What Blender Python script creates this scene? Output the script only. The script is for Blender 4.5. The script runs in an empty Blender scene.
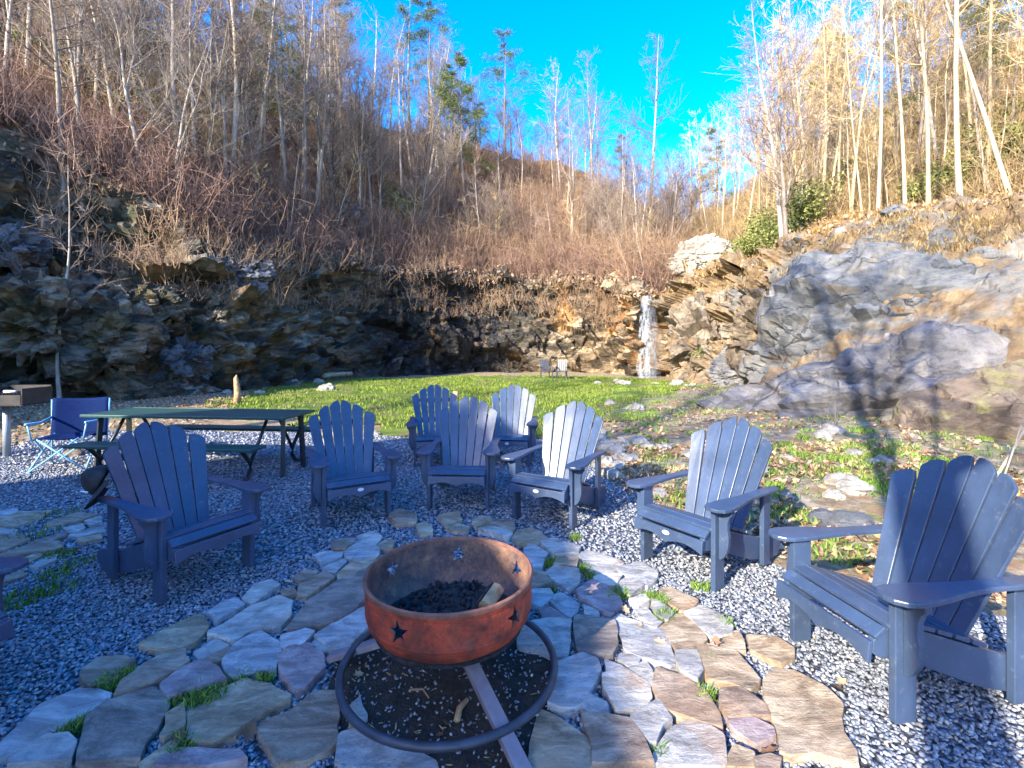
import bpy, bmesh, math, random
import numpy as np
from mathutils import Vector, Matrix
R = math.radians
random.seed(7); rng = np.random.default_rng(7)
sc = bpy.context.scene
C = sc.collection
F, HZ, EYE = 480.0, 348.0, 1.6            # focal length in pixels, horizon row, eye height
# ------------------------------------------------------------------ camera, sky, sun, exposure
cam_d = bpy.data.cameras.new('camera'); cam = bpy.data.objects.new('camera', cam_d); C.objects.link(cam)
cam_d.sensor_fit = 'HORIZONTAL'; cam_d.sensor_width = 36; cam_d.lens = 36 * F / 1024
cam_d.shift_y = -(384 - HZ) / 1024; cam_d.clip_end = 2000; cam_d.clip_start = 0.05
cam.location = (0, 0, EYE); cam.rotation_euler = (R(90), 0, 0); sc.camera = cam
SUN_EL, SUN_DIR = 27.0, Vector((-0.62, -0.78, 0)).normalized()      # horizontal direction towards the sun
w = bpy.data.worlds.new('World'); sc.world = w; w.use_nodes = True
nt = w.node_tree; bg = nt.nodes['Background']
sky = nt.nodes.new('ShaderNodeTexSky'); sky.sky_type = 'NISHITA'; sky.sun_disc = False
sky.sun_elevation = R(SUN_EL); sky.sun_rotation = math.atan2(SUN_DIR.x, SUN_DIR.y)
sky.air_density = 1.0; sky.dust_density = 1.0; sky.ozone_density = 3.0; sky.altitude = 300
hs = nt.nodes.new('ShaderNodeHueSaturation'); hs.inputs['Saturation'].default_value = 1.46
hs.inputs['Hue'].default_value = 0.510
nt.links.new(sky.outputs[0], hs.inputs['Color']); nt.links.new(hs.outputs[0], bg.inputs[0])
bg.inputs[1].default_value = 0.15
sd = bpy.data.lights.new('sun', 'SUN'); sd.energy = 2.8; sd.angle = R(0.5); sd.color = (1, 0.90, 0.74)
so = bpy.data.objects.new('sun', sd); C.objects.link(so)
tosun = Vector((SUN_DIR.x * math.cos(R(SUN_EL)), SUN_DIR.y * math.cos(R(SUN_EL)), math.sin(R(SUN_EL))))
so.rotation_euler = tosun.to_track_quat('Z', 'Y').to_euler()
vs = sc.view_settings; vs.view_transform = 'Standard'; vs.look = 'None'; vs.gamma = 1; vs.exposure = 2.5
vs.use_curve_mapping = False
sc.cycles.use_denoising = True
sc.cycles.max_bounces = 5; sc.cycles.diffuse_bounces = 3; sc.cycles.transparent_max_bounces = 12

# ------------------------------------------------------------------ helpers
def P(px, py, Y): return np.array(((px - 512) / F * Y, Y, EYE - (py - HZ) / F * Y))
def G(px, py):
    Y = EYE * F / (py - HZ); return np.array(((px - 512) / F * Y, Y, 0.0))
def tag(o, label=None, cat=None, group=None, kind=None):
    if label: o['label'] = label
    if cat: o['category'] = cat
    if group: o['group'] = group
    if kind: o['kind'] = kind
    return o
def empty(name, loc=(0, 0, 0), rz=0, label=None, cat=None, group=None):
    o = bpy.data.objects.new(name, None); C.objects.link(o); o.empty_display_size = 0.1
    o.location = loc; o.rotation_euler = (0, 0, rz); return tag(o, label, cat, group)
def link(name, me, mat=None, parent=None):
    o = bpy.data.objects.new(name, me); C.objects.link(o)
    if mat: me.materials.append(mat)
    if parent: o.parent = parent
    return o
class MB:
    """collects shapes for ONE mesh"""
    def __init__(s): s.v = []; s.f = []; s.n = 0
    def add(s, v, f):
        v = np.asarray(v, float).reshape(-1, 3); s.v.append(v)
        s.f.extend([tuple(int(i) + s.n for i in q) for q in f]); s.n += len(v)
    def box(s, c, d, M=None):
        x, y, z = np.asarray(d) / 2
        v = np.array([(sx * x, sy * y, sz * z) for sx in (-1, 1) for sy in (-1, 1) for sz in (-1, 1)])
        if M is not None: v = v @ np.array(M).T
        s.add(v + np.asarray(c), [(0, 1, 3, 2), (4, 6, 7, 5), (0, 4, 5, 1), (2, 3, 7, 6), (0, 2, 6, 4), (1, 5, 7, 3)])
    def bar(s, a, b, w_, t, up=(0, 0, 1)):
        a = Vector(a); b = Vector(b); d = (b - a); L = d.length; d.normalize()
        u = Vector(up); x = d.cross(u); x = x.normalized() if x.length > 1e-4 else Vector((1, 0, 0)); z = x.cross(d)
        M = np.array([list(x), list(d), list(z)]).T
        s.box(np.array((a + b) / 2), (w_, L, t), M)
    def tube(s, pts, rad, n=8, cap=True):
        v, f = tube(pts, rad, n, cap); s.add(v, f)
    def prism(s, poly, z0, z1, axes=(0, 1, 2)):
        n = len(poly); v = []
        for z in (z0, z1):
            for p in poly:
                q = [0, 0, 0]; q[axes[0]] = p[0]; q[axes[1]] = p[1]; q[axes[2]] = z; v.append(q)
        s.add(v, [tuple(range(n)), tuple(range(2 * n - 1, n - 1, -1))] + [(i, i + n, (i + 1) % n + n, (i + 1) % n) for i in range(n)])
    def mesh(s, name, smooth=False):
        me = bpy.data.meshes.new(name); me.from_pydata(np.concatenate(s.v).tolist(), [], s.f)
        bm = bmesh.new(); bm.from_mesh(me); bmesh.ops.recalc_face_normals(bm, faces=bm.faces); bm.to_mesh(me); bm.free()
        if smooth: me.shade_smooth()
        return me
    def build(s, name, mat, parent=None, smooth=False, bevel=0):
        o = link(name, s.mesh(name, smooth), mat, parent)
        if bevel:
            m = o.modifiers.new('bevel', 'BEVEL'); m.width = bevel; m.segments = 2; m.limit_method = 'ANGLE'; m.angle_limit = R(40)
        return o
def tube(pts, rad, n=8, cap=True):
    pts = np.asarray(pts, float); k = len(pts)
    rad = np.broadcast_to(np.asarray(rad, float), (k,))
    t = np.gradient(pts, axis=0); t /= np.linalg.norm(t, axis=1)[:, None] + 1e-9
    ref = np.array((0.0, 0, 1)) if abs(t[0, 2]) < 0.9 else np.array((1.0, 0, 0))
    x = np.cross(t, ref); x /= np.linalg.norm(x, axis=1)[:, None] + 1e-9
    y = np.cross(t, x); a = np.arange(n) * 2 * np.pi / n
    v = pts[:, None] + rad[:, None, None] * (np.cos(a)[None, :, None] * x[:, None] + np.sin(a)[None, :, None] * y[:, None])
    f = [(i * n + j, i * n + (j + 1) % n, (i + 1) * n + (j + 1) % n, (i + 1) * n + j) for i in range(k - 1) for j in range(n)]
    if cap: f += [tuple(range(n))[::-1], tuple(range((k - 1) * n, k * n))]
    return v.reshape(-1, 3), f
def fast_mesh(name, v, f, smooth=False):
    """v (n,3); f (m,k) integer array of equal-sized faces"""
    me = bpy.data.meshes.new(name); v = np.asarray(v, np.float32); f = np.asarray(f, np.int32)
    me.vertices.add(len(v)); me.vertices.foreach_set('co', v.ravel())
    me.loops.add(f.size); me.loops.foreach_set('vertex_index', f.ravel())
    me.polygons.add(len(f)); me.polygons.foreach_set('loop_start', np.arange(len(f), dtype=np.int32) * f.shape[1])
    me.update(calc_edges=True); me.validate()
    if smooth: me.shade_smooth()
    return me
def scatter(v, f, locs, mats):
    """merge copies of (v,f): mats (n,3,3)"""
    n = len(locs); vv = np.einsum('nij,kj->nki', mats, v) + locs[:, None]
    ff = f[None] + (np.arange(n) * len(v))[:, None, None]
    return vv.reshape(-1, 3), ff.reshape(-1, f.shape[1])
def rotmats(n, tilt=0.4, r=None):
    r = r or rng; a = r.uniform(0, 2 * np.pi, n); b = r.normal(0, tilt, n); c = r.normal(0, tilt, n)
    ca, sa, cb, sb, cc, sc_ = np.cos(a), np.sin(a), np.cos(b), np.sin(b), np.cos(c), np.sin(c); Z = np.zeros(n); O = np.ones(n)
    Rz = np.stack([ca, -sa, Z, sa, ca, Z, Z, Z, O], 1).reshape(n, 3, 3)
    Rx = np.stack([O, Z, Z, Z, cb, -sb, Z, sb, cb], 1).reshape(n, 3, 3)
    Ry = np.stack([cc, Z, sc_, Z, O, Z, -sc_, Z, cc], 1).reshape(n, 3, 3)
    return Rz @ Rx @ Ry
def _hash(i, j, k, s=0):
    h = (i * 73856093) ^ (j * 19349663) ^ (k * 83492791) ^ (s * 2654435761 & 0x7fffffff)
    h = (h ^ (h >> 13)) * 1274126177 & 0x7fffffff
    return ((h ^ (h >> 16)) & 0xffffff) / 0xffffff
def vnoise(p, s=0):
    p = np.asarray(p, float); i = np.floor(p).astype(np.int64); f = p - i; f = f * f * (3 - 2 * f); r = 0
    for a in (0, 1):
        for b in (0, 1):
            for c in (0, 1):
                r = r + _hash(i[..., 0] + a, i[..., 1] + b, i[..., 2] + c, s) * (f[..., 0] if a else 1 - f[..., 0]) * (f[..., 1] if b else 1 - f[..., 1]) * (f[..., 2] if c else 1 - f[..., 2])
    return r
def fbm(p, oct=4, s=0):
    p = np.asarray(p, float); r = 0; a = 0.5; t = 0
    for o in range(oct): r = r + a * (vnoise(p * 2 ** o + 17.3 * o, s + o) * 2 - 1); t += a; a /= 2
    return r / t
def worley(p, s=0, facet=False):
    p = np.asarray(p, float); i = np.floor(p).astype(np.int64)
    f1 = np.full(p.shape[:-1], 9.0); f2 = f1.copy(); idn = np.zeros(p.shape[:-1]); fac = idn.copy()
    for a in (-1, 0, 1):
        for b in (-1, 0, 1):
            for c in (-1, 0, 1):
                I = i + np.array((a, b, c))
                q = np.stack([_hash(I[..., 0], I[..., 1], I[..., 2], s + k) for k in (1, 2, 3)], -1) + I
                d = np.linalg.norm(q - p, axis=-1); hid = _hash(I[..., 0], I[..., 1], I[..., 2], s + 9)
                m = d < f1; f2 = np.where(m, f1, np.minimum(f2, d)); idn = np.where(m, hid, idn)
                if facet: gg = np.stack([_hash(I[..., 0], I[..., 1], I[..., 2], s + k) for k in (11, 12, 13)], -1) * 2 - 1; fac = np.where(m, ((p - q) * gg).sum(-1), fac)
                f1 = np.where(m, d, f1)
    return (f1, f2, idn, fac) if facet else (f1, f2, idn)
def inside(px, py, poly):
    c = np.zeros(np.shape(px), bool); n = len(poly)
    for i in range(n):
        x1, y1 = poly[i][:2]; x2, y2 = poly[(i + 1) % n][:2]
        c ^= ((y1 > py) != (y2 > py)) & (px < (x2 - x1) * (py - y1) / (y2 - y1 + 1e-12) + x1)
    return c

# ------------------------------------------------------------------ materials
class NT:
    def __init__(s, name, rough=0.7, spec=0.5, metal=0):
        s.m = bpy.data.materials.new(name); s.m.use_nodes = True; s.t = s.m.node_tree
        s.b = s.t.nodes['Principled BSDF']; s.b.inputs['Roughness'].default_value = rough
        s.b.inputs['Specular IOR Level'].default_value = spec; s.b.inputs['Metallic'].default_value = metal
        s.co = s.t.nodes.new('ShaderNodeTexCoord'); s.vec = s.co.outputs['Object']
    def n(s, t): return s.t.nodes.new(t)
    def l(s, a, b): s.t.links.new(a, b)
    def geo(s): s.g = s.n('ShaderNodeNewGeometry'); return s.g
    def mapping(s, scale=(1, 1, 1), rot=(0, 0, 0), world=False):
        m = s.n('ShaderNodeMapping'); m.inputs['Scale'].default_value = scale; m.inputs['Rotation'].default_value = rot
        s.l(s.n('ShaderNodeNewGeometry').outputs['Position'] if world else s.vec, m.inputs[0]); return m.outputs[0]
    def noise(s, scale, detail=5, vec=None, rough=0.6, dist=0):
        n = s.n('ShaderNodeTexNoise'); n.inputs['Scale'].default_value = scale; n.inputs['Detail'].default_value = detail
        n.inputs['Roughness'].default_value = rough; n.inputs['Distortion'].default_value = dist
        s.l(vec or s.vec, n.inputs['Vector']); return n.outputs['Fac']
    def vor(s, scale, feature='F1', vec=None, out='Distance', rnd=1):
        n = s.n('ShaderNodeTexVoronoi'); n.feature = feature; n.inputs['Scale'].default_value = scale
        n.inputs['Randomness'].default_value = rnd
        s.l(vec or s.vec, n.inputs['Vector']); return n.outputs[out]
    def ramp(s, fac, stops, interp='LINEAR'):
        r = s.n('ShaderNodeValToRGB'); r.color_ramp.interpolation = interp; e = r.color_ramp.elements
        while len(e) < len(stops): e.new(0.5)
        for el, (p, c) in zip(e, stops):
            el.position = p; el.color = (*c, 1) if len(c) == 3 else c
        s.l(fac, r.inputs[0]); return r.outputs[0]
    def mask(s, fac, lo, hi): return s.ramp(fac, [(lo, (0, 0, 0)), (hi, (1, 1, 1))])
    def mix(s, fac, a, b, mode='MIX'):
        m = s.n('ShaderNodeMix'); m.data_type = 'RGBA'; m.blend_type = mode
        for v, i in ((fac, 0), (a, 6), (b, 7)):
            if isinstance(v, (int, float)): m.inputs[i].default_value = v
            elif isinstance(v, tuple): m.inputs[i].default_value = (*v, 1)
            else: s.l(v, m.inputs[i])
        return m.outputs[2]
    def math(s, op, a, b=0.0):
        m = s.n('ShaderNodeMath'); m.operation = op
        for v, i in ((a, 0), (b, 1)):
            if isinstance(v, (int, float)): m.inputs[i].default_value = v
            else: s.l(v, m.inputs[i])
        return m.outputs[0]
    def color(s, c):
        if isinstance(c, tuple): s.b.inputs['Base Color'].default_value = (*c, 1)
        else: s.l(c, s.b.inputs['Base Color'])
    def bump(s, h, strength=0.5, dist=0.02):
        b = s.n('ShaderNodeBump'); b.inputs['Strength'].default_value = strength; b.inputs['Distance'].default_value = dist
        s.l(h, b.inputs['Height']); s.l(b.outputs[0], s.b.inputs['Normal'])
    def rough(s, f, lo, hi):
        m = s.n('ShaderNodeMapRange'); m.inputs[3].default_value = lo; m.inputs[4].default_value = hi
        s.l(f, m.inputs[0]); s.l(m.outputs[0], s.b.inputs['Roughness'])
def simple(name, c1, c2, scale=6, rough=0.7, bump=0.2, dist=0.01, spec=0.4, metal=0, island=False):
    t = NT(name, rough, spec, metal); n = t.noise(scale)
    if island:
        n2 = t.geo().outputs['Random Per Island']; n = t.math('ADD', t.math('MULTIPLY', n, 0.3), t.math('MULTIPLY', n2, 0.7))
    t.color(t.ramp(n, [(0.25, c1), (0.75, c2)]))
    if bump: t.bump(t.noise(scale * 4, 4), bump, dist)
    return t.m
def pos_x(t):
    sx = t.n('ShaderNodeSeparateXYZ'); t.l(t.n('ShaderNodeNewGeometry').outputs['Position'], sx.inputs[0]); return sx.outputs

def m_cliff():
    t = NT('cliff_rock', 0.75, 0.4)
    mp = t.mapping((0.7, 0.7, 1.8), (0, R(18), 0))
    a = t.noise(1.6, 8, mp, 0.7, 0.6); b = t.vor(1.3, 'F1', mp, 'Color')
    sep = t.n('ShaderNodeSeparateColor'); t.l(b, sep.inputs[0])
    k = t.math('ADD', t.math('MULTIPLY', a, 0.75), t.math('MULTIPLY', sep.outputs[0], 0.25))
    col = t.ramp(k, [(0.3, (0.014, 0.012, 0.010)), (0.45, (0.07, 0.06, 0.042)), (0.56, (0.19, 0.155, 0.11)), (0.7, (0.44, 0.37, 0.27))])
    och = t.ramp(t.noise(3, 5, mp), [(0.3, (0.24, 0.11, 0.03)), (0.7, (0.6, 0.34, 0.12))])
    col = t.mix(t.math('MULTIPLY', t.mask(t.noise(0.5, 7), 0.54, 0.64), 0.6), col, och)
    moss = t.math('MULTIPLY', t.mask(t.noise(0.6, 6), 0.5, 0.62), 0.6); p = pos_x(t)
    left = t.n('ShaderNodeMapRange'); left.inputs[1].default_value = -7; left.inputs[2].default_value = -12; t.l(p[0], left.inputs[0])
    col = t.mix(t.math('MULTIPLY', moss, left.outputs[0]), col, (0.055, 0.075, 0.03))
    # seeping wet rock in the middle of the back wall
    m1 = t.n('ShaderNodeMapRange'); m1.inputs[1].default_value = -10; m1.inputs[2].default_value = -7; t.l(p[0], m1.inputs[0])
    m2 = t.n('ShaderNodeMapRange'); m2.inputs[1].default_value = 3.0; m2.inputs[2].default_value = -1.0; t.l(p[0], m2.inputs[0])
    wet = t.math('MULTIPLY', m1.outputs[0], m2.outputs[0])
    strk = t.noise(1.0, 5, t.mapping((1.6, 1.6, 0.18)), 0.6)
    wm = t.math('MULTIPLY', wet, t.mask(strk, 0.26, 0.44))
    col = t.mix(t.math('MULTIPLY', wm, 0.95), col, (0.011, 0.012, 0.015))
    # warm dry rock near the falls
    m3 = t.n('ShaderNodeMapRange'); m3.inputs[1].default_value = 0; m3.inputs[2].default_value = 6; t.l(p[0], m3.inputs[0])
    col = t.mix(t.math('MULTIPLY', m3.outputs[0], 0.35), col, t.mix(1.0, col, (1.9, 1.45, 0.95), 'MULTIPLY'))
    m4 = t.n('ShaderNodeMapRange'); m4.inputs[1].default_value = 6.8; m4.inputs[2].default_value = 8.5; t.l(p[0], m4.inputs[0])
    straw = t.ramp(t.noise(2.6, 8, t.mapping((1, 1, .5), (0, R(30), 0)), 0.72), [(0.3, (0.09, 0.055, 0.028)), (0.48, (0.24, 0.15, 0.07)), (0.66, (0.40, 0.29, 0.15))])
    col = t.mix(t.math('MULTIPLY', t.math('MULTIPLY', m4.outputs[0], t.mask(t.noise(0.5, 6, None, .65), 0.42, 0.5)), .9), t.mix(m4.outputs[0], col, t.ramp(t.noise(1.5, 8, None, .7), [(0.3, (.07, .065, .06)), (0.5, (.22, .21, .19)), (0.7, (.4, .36, .3))])), straw)
    t.color(col)
    rr = t.n('ShaderNodeMapRange'); rr.inputs[3].default_value = 0.75; rr.inputs[4].default_value = 0.18; t.l(wm, rr.inputs[0]); t.l(rr.outputs[0], t.b.inputs['Roughness'])
    t.bump(t.math('ADD', t.noise(4, 9, t.mapping((1, 1, 3), (0, R(18), 0)), 0.8), t.math('MULTIPLY', t.vor(3.5, 'DISTANCE_TO_EDGE', mp), 0.5)), 1.0, 0.12)
    return t.m
def m_hill():
    t = NT('hill_leaf_litter', 0.95, 0.15)
    a = t.noise(2.2, 8, None, 0.75); p = pos_x(t)
    col = t.ramp(a, [(0.32, (0.03, 0.018, 0.012)), (0.5, (0.16, 0.08, 0.04)), (0.66, (0.36, 0.2, 0.10))])
    rx = t.n('ShaderNodeMapRange'); rx.inputs[1].default_value = 4; rx.inputs[2].default_value = 9; t.l(p[0], rx.inputs[0])
    col2 = t.ramp(a, [(0.3, (0.09, 0.05, 0.02)), (0.5, (0.26, 0.145, 0.06)), (0.7, (0.45, 0.3, 0.15))])
    col = t.mix(rx.outputs[0], col, col2)
    g = t.math('MULTIPLY', t.mask(t.noise(0.5, 5), 0.53, 0.65), 0.5)
    col = t.mix(g, col, (0.13, 0.14, 0.03))
    t.color(col); t.bump(t.noise(7, 7, None, 0.8), 1.0, 0.12); return t.m
def m_soil():
    t = NT('leafy_soil', 0.95, 0.2)
    col = t.ramp(t.noise(5, 11, None, 0.82), [(0.32, (0.05, 0.038, 0.025)), (0.48, (0.22, 0.17, 0.11)), (0.62, (0.46, 0.39, 0.28))])
    col = t.mix(t.math('MULTIPLY', t.mask(t.noise(1.2, 10, None, 0.8), 0.53, 0.6), 0.7), col, t.ramp(t.noise(9, 4), [(0.3, (0.05, 0.1, 0.015)), (0.7, (0.22, 0.3, 0.05))]))
    col = t.mix(t.math('MULTIPLY', t.mask(t.noise(1.1, 7, t.mapping((1, 1, 1), (0, 0, 1))), 0.52, 0.6), 0.7), col, (0.3, 0.17, 0.09))
    t.color(col); t.bump(t.noise(14, 8, None, 0.8), 0.8, 0.04); return t.m
def m_gravel():
    t = NT('slate_gravel', 0.65, 0.4)
    c = t.vor(38, 'F1', None, 'Color'); d = t.vor(38, 'F1')
    sep = t.n('ShaderNodeSeparateColor'); t.l(c, sep.inputs[0])
    col = t.ramp(sep.outputs[0], [(0.0, (0.06, 0.07, 0.085)), (0.5, (0.17, 0.20, 0.25)), (0.85, (0.32, 0.36, 0.43)), (1, (0.6, 0.6, 0.6))])
    col = t.mix(t.mask(d, 0.3, 0.75), col, (0.03, 0.03, 0.035)); t.color(col)
    t.bump(t.math('SUBTRACT', 1.0, d), 1.0, 0.02); return t.m
def m_pebble():
    t = NT('slate_pebble', 0.6, 0.45)
    g = t.geo().outputs['Random Per Island']
    t.color(t.ramp(g, [(0.0, (0.10, 0.11, 0.135)), (0.4, (0.18, 0.20, 0.24)), (0.75, (0.27, 0.29, 0.33)), (0.93, (0.36, 0.37, 0.39)), (0.97, (0.3, 0.23, 0.17)), (1, (0.45, 0.43, 0.4))]))
    return t.m
def m_grass(name, a, b):
    t = NT(name, 0.7, 0.3); g = t.geo().outputs['Random Per Island']; n = t.noise(0.7, 4)
    t.color(t.ramp(t.math('ADD', t.math('MULTIPLY', g, 0.5), t.math('MULTIPLY', n, 0.5)), [(0.25, a), (0.75, b)])); return t.m
def m_lawn():
    t = NT('lawn_turf', 0.9, 0.2)
    col = t.ramp(t.noise(1.2, 8, None, 0.7), [(0.3, (0.035, 0.055, 0.012)), (0.5, (0.10, 0.16, 0.02)), (0.7, (0.24, 0.28, 0.045))])
    col = t.mix(t.mask(t.noise(0.9, 6, t.mapping((1, 1, 1), (0, 0, 2))), 0.5, 0.62), col, (0.2, 0.15, 0.08))
    t.color(col); t.bump(t.noise(20, 6, None, 0.8), 0.9, 0.05); return t.m
STONE = {'b': ((0.29, 0.29, 0.29), (0.52, 0.52, 0.52)), 't': ((0.32, 0.23, 0.145), (0.56, 0.44, 0.30)), 'd': ((0.19, 0.15, 0.125), (0.38, 0.31, 0.25)),
         'l': ((0.36, 0.34, 0.31), (0.61, 0.57, 0.50)), 'p': ((0.27, 0.19, 0.19), (0.46, 0.36, 0.35)), 'n': ((0.26, 0.18, 0.125), (0.46, 0.35, 0.255)), 'g': ((0.30, 0.285, 0.27), (0.52, 0.49, 0.45))}
def m_stone(k):
    a, b = STONE[k]; t = NT('flagstone_' + k, 0.72, 0.4)
    rn = t.n('ShaderNodeObjectInfo').outputs['Random']
    off = t.n('ShaderNodeVectorMath'); off.operation = 'ADD'; t.l(t.vec, off.inputs[0])
    cx = t.n('ShaderNodeCombineXYZ'); t.l(t.math('MULTIPLY', rn, 60.0), cx.inputs[0]); t.l(t.math('MULTIPLY', rn, 37.0), cx.inputs[1]); t.l(cx.outputs[0], off.inputs[1])
    v = off.outputs[0]; mp = t.n('ShaderNodeMapping'); mp.inputs['Scale'].default_value = (1, 2.4, 3); t.l(v, mp.inputs[0])
    n = t.noise(4, 8, mp.outputs[0], 0.72, 0.8); col = t.ramp(n, [(0.3, tuple(x * 0.6 for x in a)), (0.45, a), (0.62, b), (0.75, tuple(min(1, x * 1.3) for x in b))])
    rust = t.ramp(t.noise(2.6, 5, v), [(0.54, (0, 0, 0)), (0.68, (1, 1, 1))])
    col = t.mix(t.math('MULTIPLY', rust, 0.55), col, (0.42, 0.27, 0.16) if k in 'tngl' else (0.33, 0.27, 0.22))
    dirt = t.ramp(t.noise(9, 7, v, 0.8), [(0.3, (0.4, 0.38, 0.36)), (0.5, (1, 1, 1))])
    col = t.mix(0.8, col, dirt, 'MULTIPLY')
    t.color(col); t.bump(t.math('ADD', t.noise(9, 9, mp.outputs[0], 0.75, 0.5), t.math('MULTIPLY', t.noise(45, 4, v), 0.25)), 0.75, 0.035); return t.m
def m_boulder(name, cols, streak=(0.5, 0.5, 1.4), rot=(0, R(20), 0), dark=None, rough=0.7, lichen=None, pale=(0.42, 0.38, 0.32)):
    t = NT(name, rough, 0.5); mp = t.mapping(streak, rot)
    n = t.noise(0.9, 10, mp, 0.68, 1.2)
    col = t.ramp(n, [(0.28 + i * 0.45 / (len(cols) - 1), c) for i, c in enumerate(cols)])
    if dark: col = t.mix(t.math('MULTIPLY', t.mask(t.noise(0.55, 6, mp, 0.6, 1.5), 0.53, 0.62), 0.8), col, dark)
    if lichen: col = t.mix(t.math('MULTIPLY', t.mask(t.noise(1.3, 7, None, 0.7), 0.54, 0.62), 0.7), col, lichen)
    col = t.mix(0.85, col, t.ramp(t.noise(6, 9, mp, 0.85), [(0.34, (0.25, 0.23, 0.22)), (0.5, (1, 1, 1)), (0.66, (1.0, 1.0, 1.0))]), 'MULTIPLY')
    col = t.mix(t.math('MULTIPLY', t.mask(t.noise(0.9, 8, t.mapping((1, 1, .5), (R(25), 0, 0)), 0.7, .4), 0.5, 0.72), 0.7), col, pale)
    ck = t.n('ShaderNodeMapping'); nz = t.noise(1.5, 6); ad = t.n('ShaderNodeVectorMath'); ad.operation = 'ADD'; t.l(t.vec, ad.inputs[0]); cm_ = t.n('ShaderNodeCombineXYZ'); t.l(nz, cm_.inputs[0]); t.l(nz, cm_.inputs[2]); t.l(cm_.outputs[0], ad.inputs[1]); ck.inputs['Scale'].default_value = (.8, .8, 1.3); t.l(ad.outputs[0], ck.inputs[0])
    crk = t.vor(0.8, 'DISTANCE_TO_EDGE', ck.outputs[0]); cmask = t.ramp(crk, [(0.0, (0.2, 0.18, 0.16)), (0.025, (1, 1, 1))]); col = t.mix(t.mask(t.noise(.8, 4), .45, .55), col, t.mix(1.0, col, cmask, 'MULTIPLY'))
    t.color(col); t.bump(t.math('ADD', t.math('ADD', t.noise(2.2, 9, mp, 0.78, 0.4), t.math('MULTIPLY', t.noise(14, 7, None, .8), 0.3)), t.math('MULTIPLY', t.math('MINIMUM', crk, .05), 5.0)), 1.0, 0.12); return t.m
def m_plastic(name, base, worn=0.3):
    t = NT(name, 0.42, 0.5); mp = t.mapping((1, 1, 1))
    n = t.noise(3, 6, None, 0.6); lo = tuple(x * 0.75 for x in base); hi = tuple(min(1, x * 1.3) for x in base)
    col = t.ramp(n, [(0.3, lo), (0.7, hi)])
    dust = t.noise(26, 8, None, 0.8)
    col = t.mix(t.math('MULTIPLY', t.mask(dust, 0.56, 0.78), worn), col, (0.35, 0.35, 0.36))
    t.color(col); t.rough(t.noise(8, 5), 0.22, 0.5); t.bump(t.noise(60, 4, t.mapping((1, 1, 0.15))), 0.12, 0.004); return t.m
def m_rust():
    t = NT('rusty_steel', 0.75, 0.35)
    n = t.noise(7, 9, None, 0.72, 0.6)
    col = t.ramp(n, [(0.28, (0.05, 0.022, 0.018)), (0.42, (0.17, 0.035, 0.02)), (0.56, (0.38, 0.058, 0.026)), (0.66, (0.44, 0.09, 0.045)), (0.76, (0.30, 0.18, 0.14))])
    gr = t.ramp(t.noise(11, 6, None, 0.6, 1.0), [(0.6, (0, 0, 0)), (0.68, (1, 1, 1))]); sp_ = t.mask(t.noise(70, 6, None, .8), .42, .6); col = t.mix(t.math('MULTIPLY', t.math('MULTIPLY', gr, sp_), 0.8), col, (0.16, 0.12, 0.12))
    col = t.mix(.6, col, t.ramp(t.noise(45, 8, None, .85), [(.35, (.35, .3, .3)), (.55, (1, 1, 1))]), 'MULTIPLY')
    strk = t.noise(14, 5, t.mapping((1, 1, 0.12)), 0.6); col = t.mix(t.math('MULTIPLY', t.mask(strk, 0.5, 0.7), 0.4), col, (0.13, 0.05, 0.03))
    t.color(col); t.rough(n, 0.55, 0.9); t.bump(t.noise(60, 8, None, 0.8), 0.5, 0.004); return t.m
def m_sooty():
    t = NT('sooty_rust', 0.8, 0.3); n = t.noise(9, 10, None, 0.8, 0.2)
    col = t.ramp(n, [(0.3, (0.02, 0.016, 0.018)), (0.48, (0.11, 0.075, 0.07)), (0.6, (0.24, 0.13, 0.08)), (0.74, (0.42, 0.28, 0.19))]); t.color(col); t.bump(t.noise(50, 7, None, 0.8), 0.5, 0.004); return t.m
def m_bark(name, a, b, c):
    t = NT(name, 0.85, 0.25); mp = t.mapping((3, 3, 0.7)); r = t.n('ShaderNodeObjectInfo').outputs['Random']
    n = t.math('ADD', t.math('MULTIPLY', t.noise(2.5, 7, mp, 0.7), 0.8), t.math('MULTIPLY', r, 0.22))
    t.color(t.ramp(n, [(0.32, a), (0.52, b), (0.72, c)])); t.bump(t.noise(8, 6, mp, 0.7), 0.5, 0.03); return t.m

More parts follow.
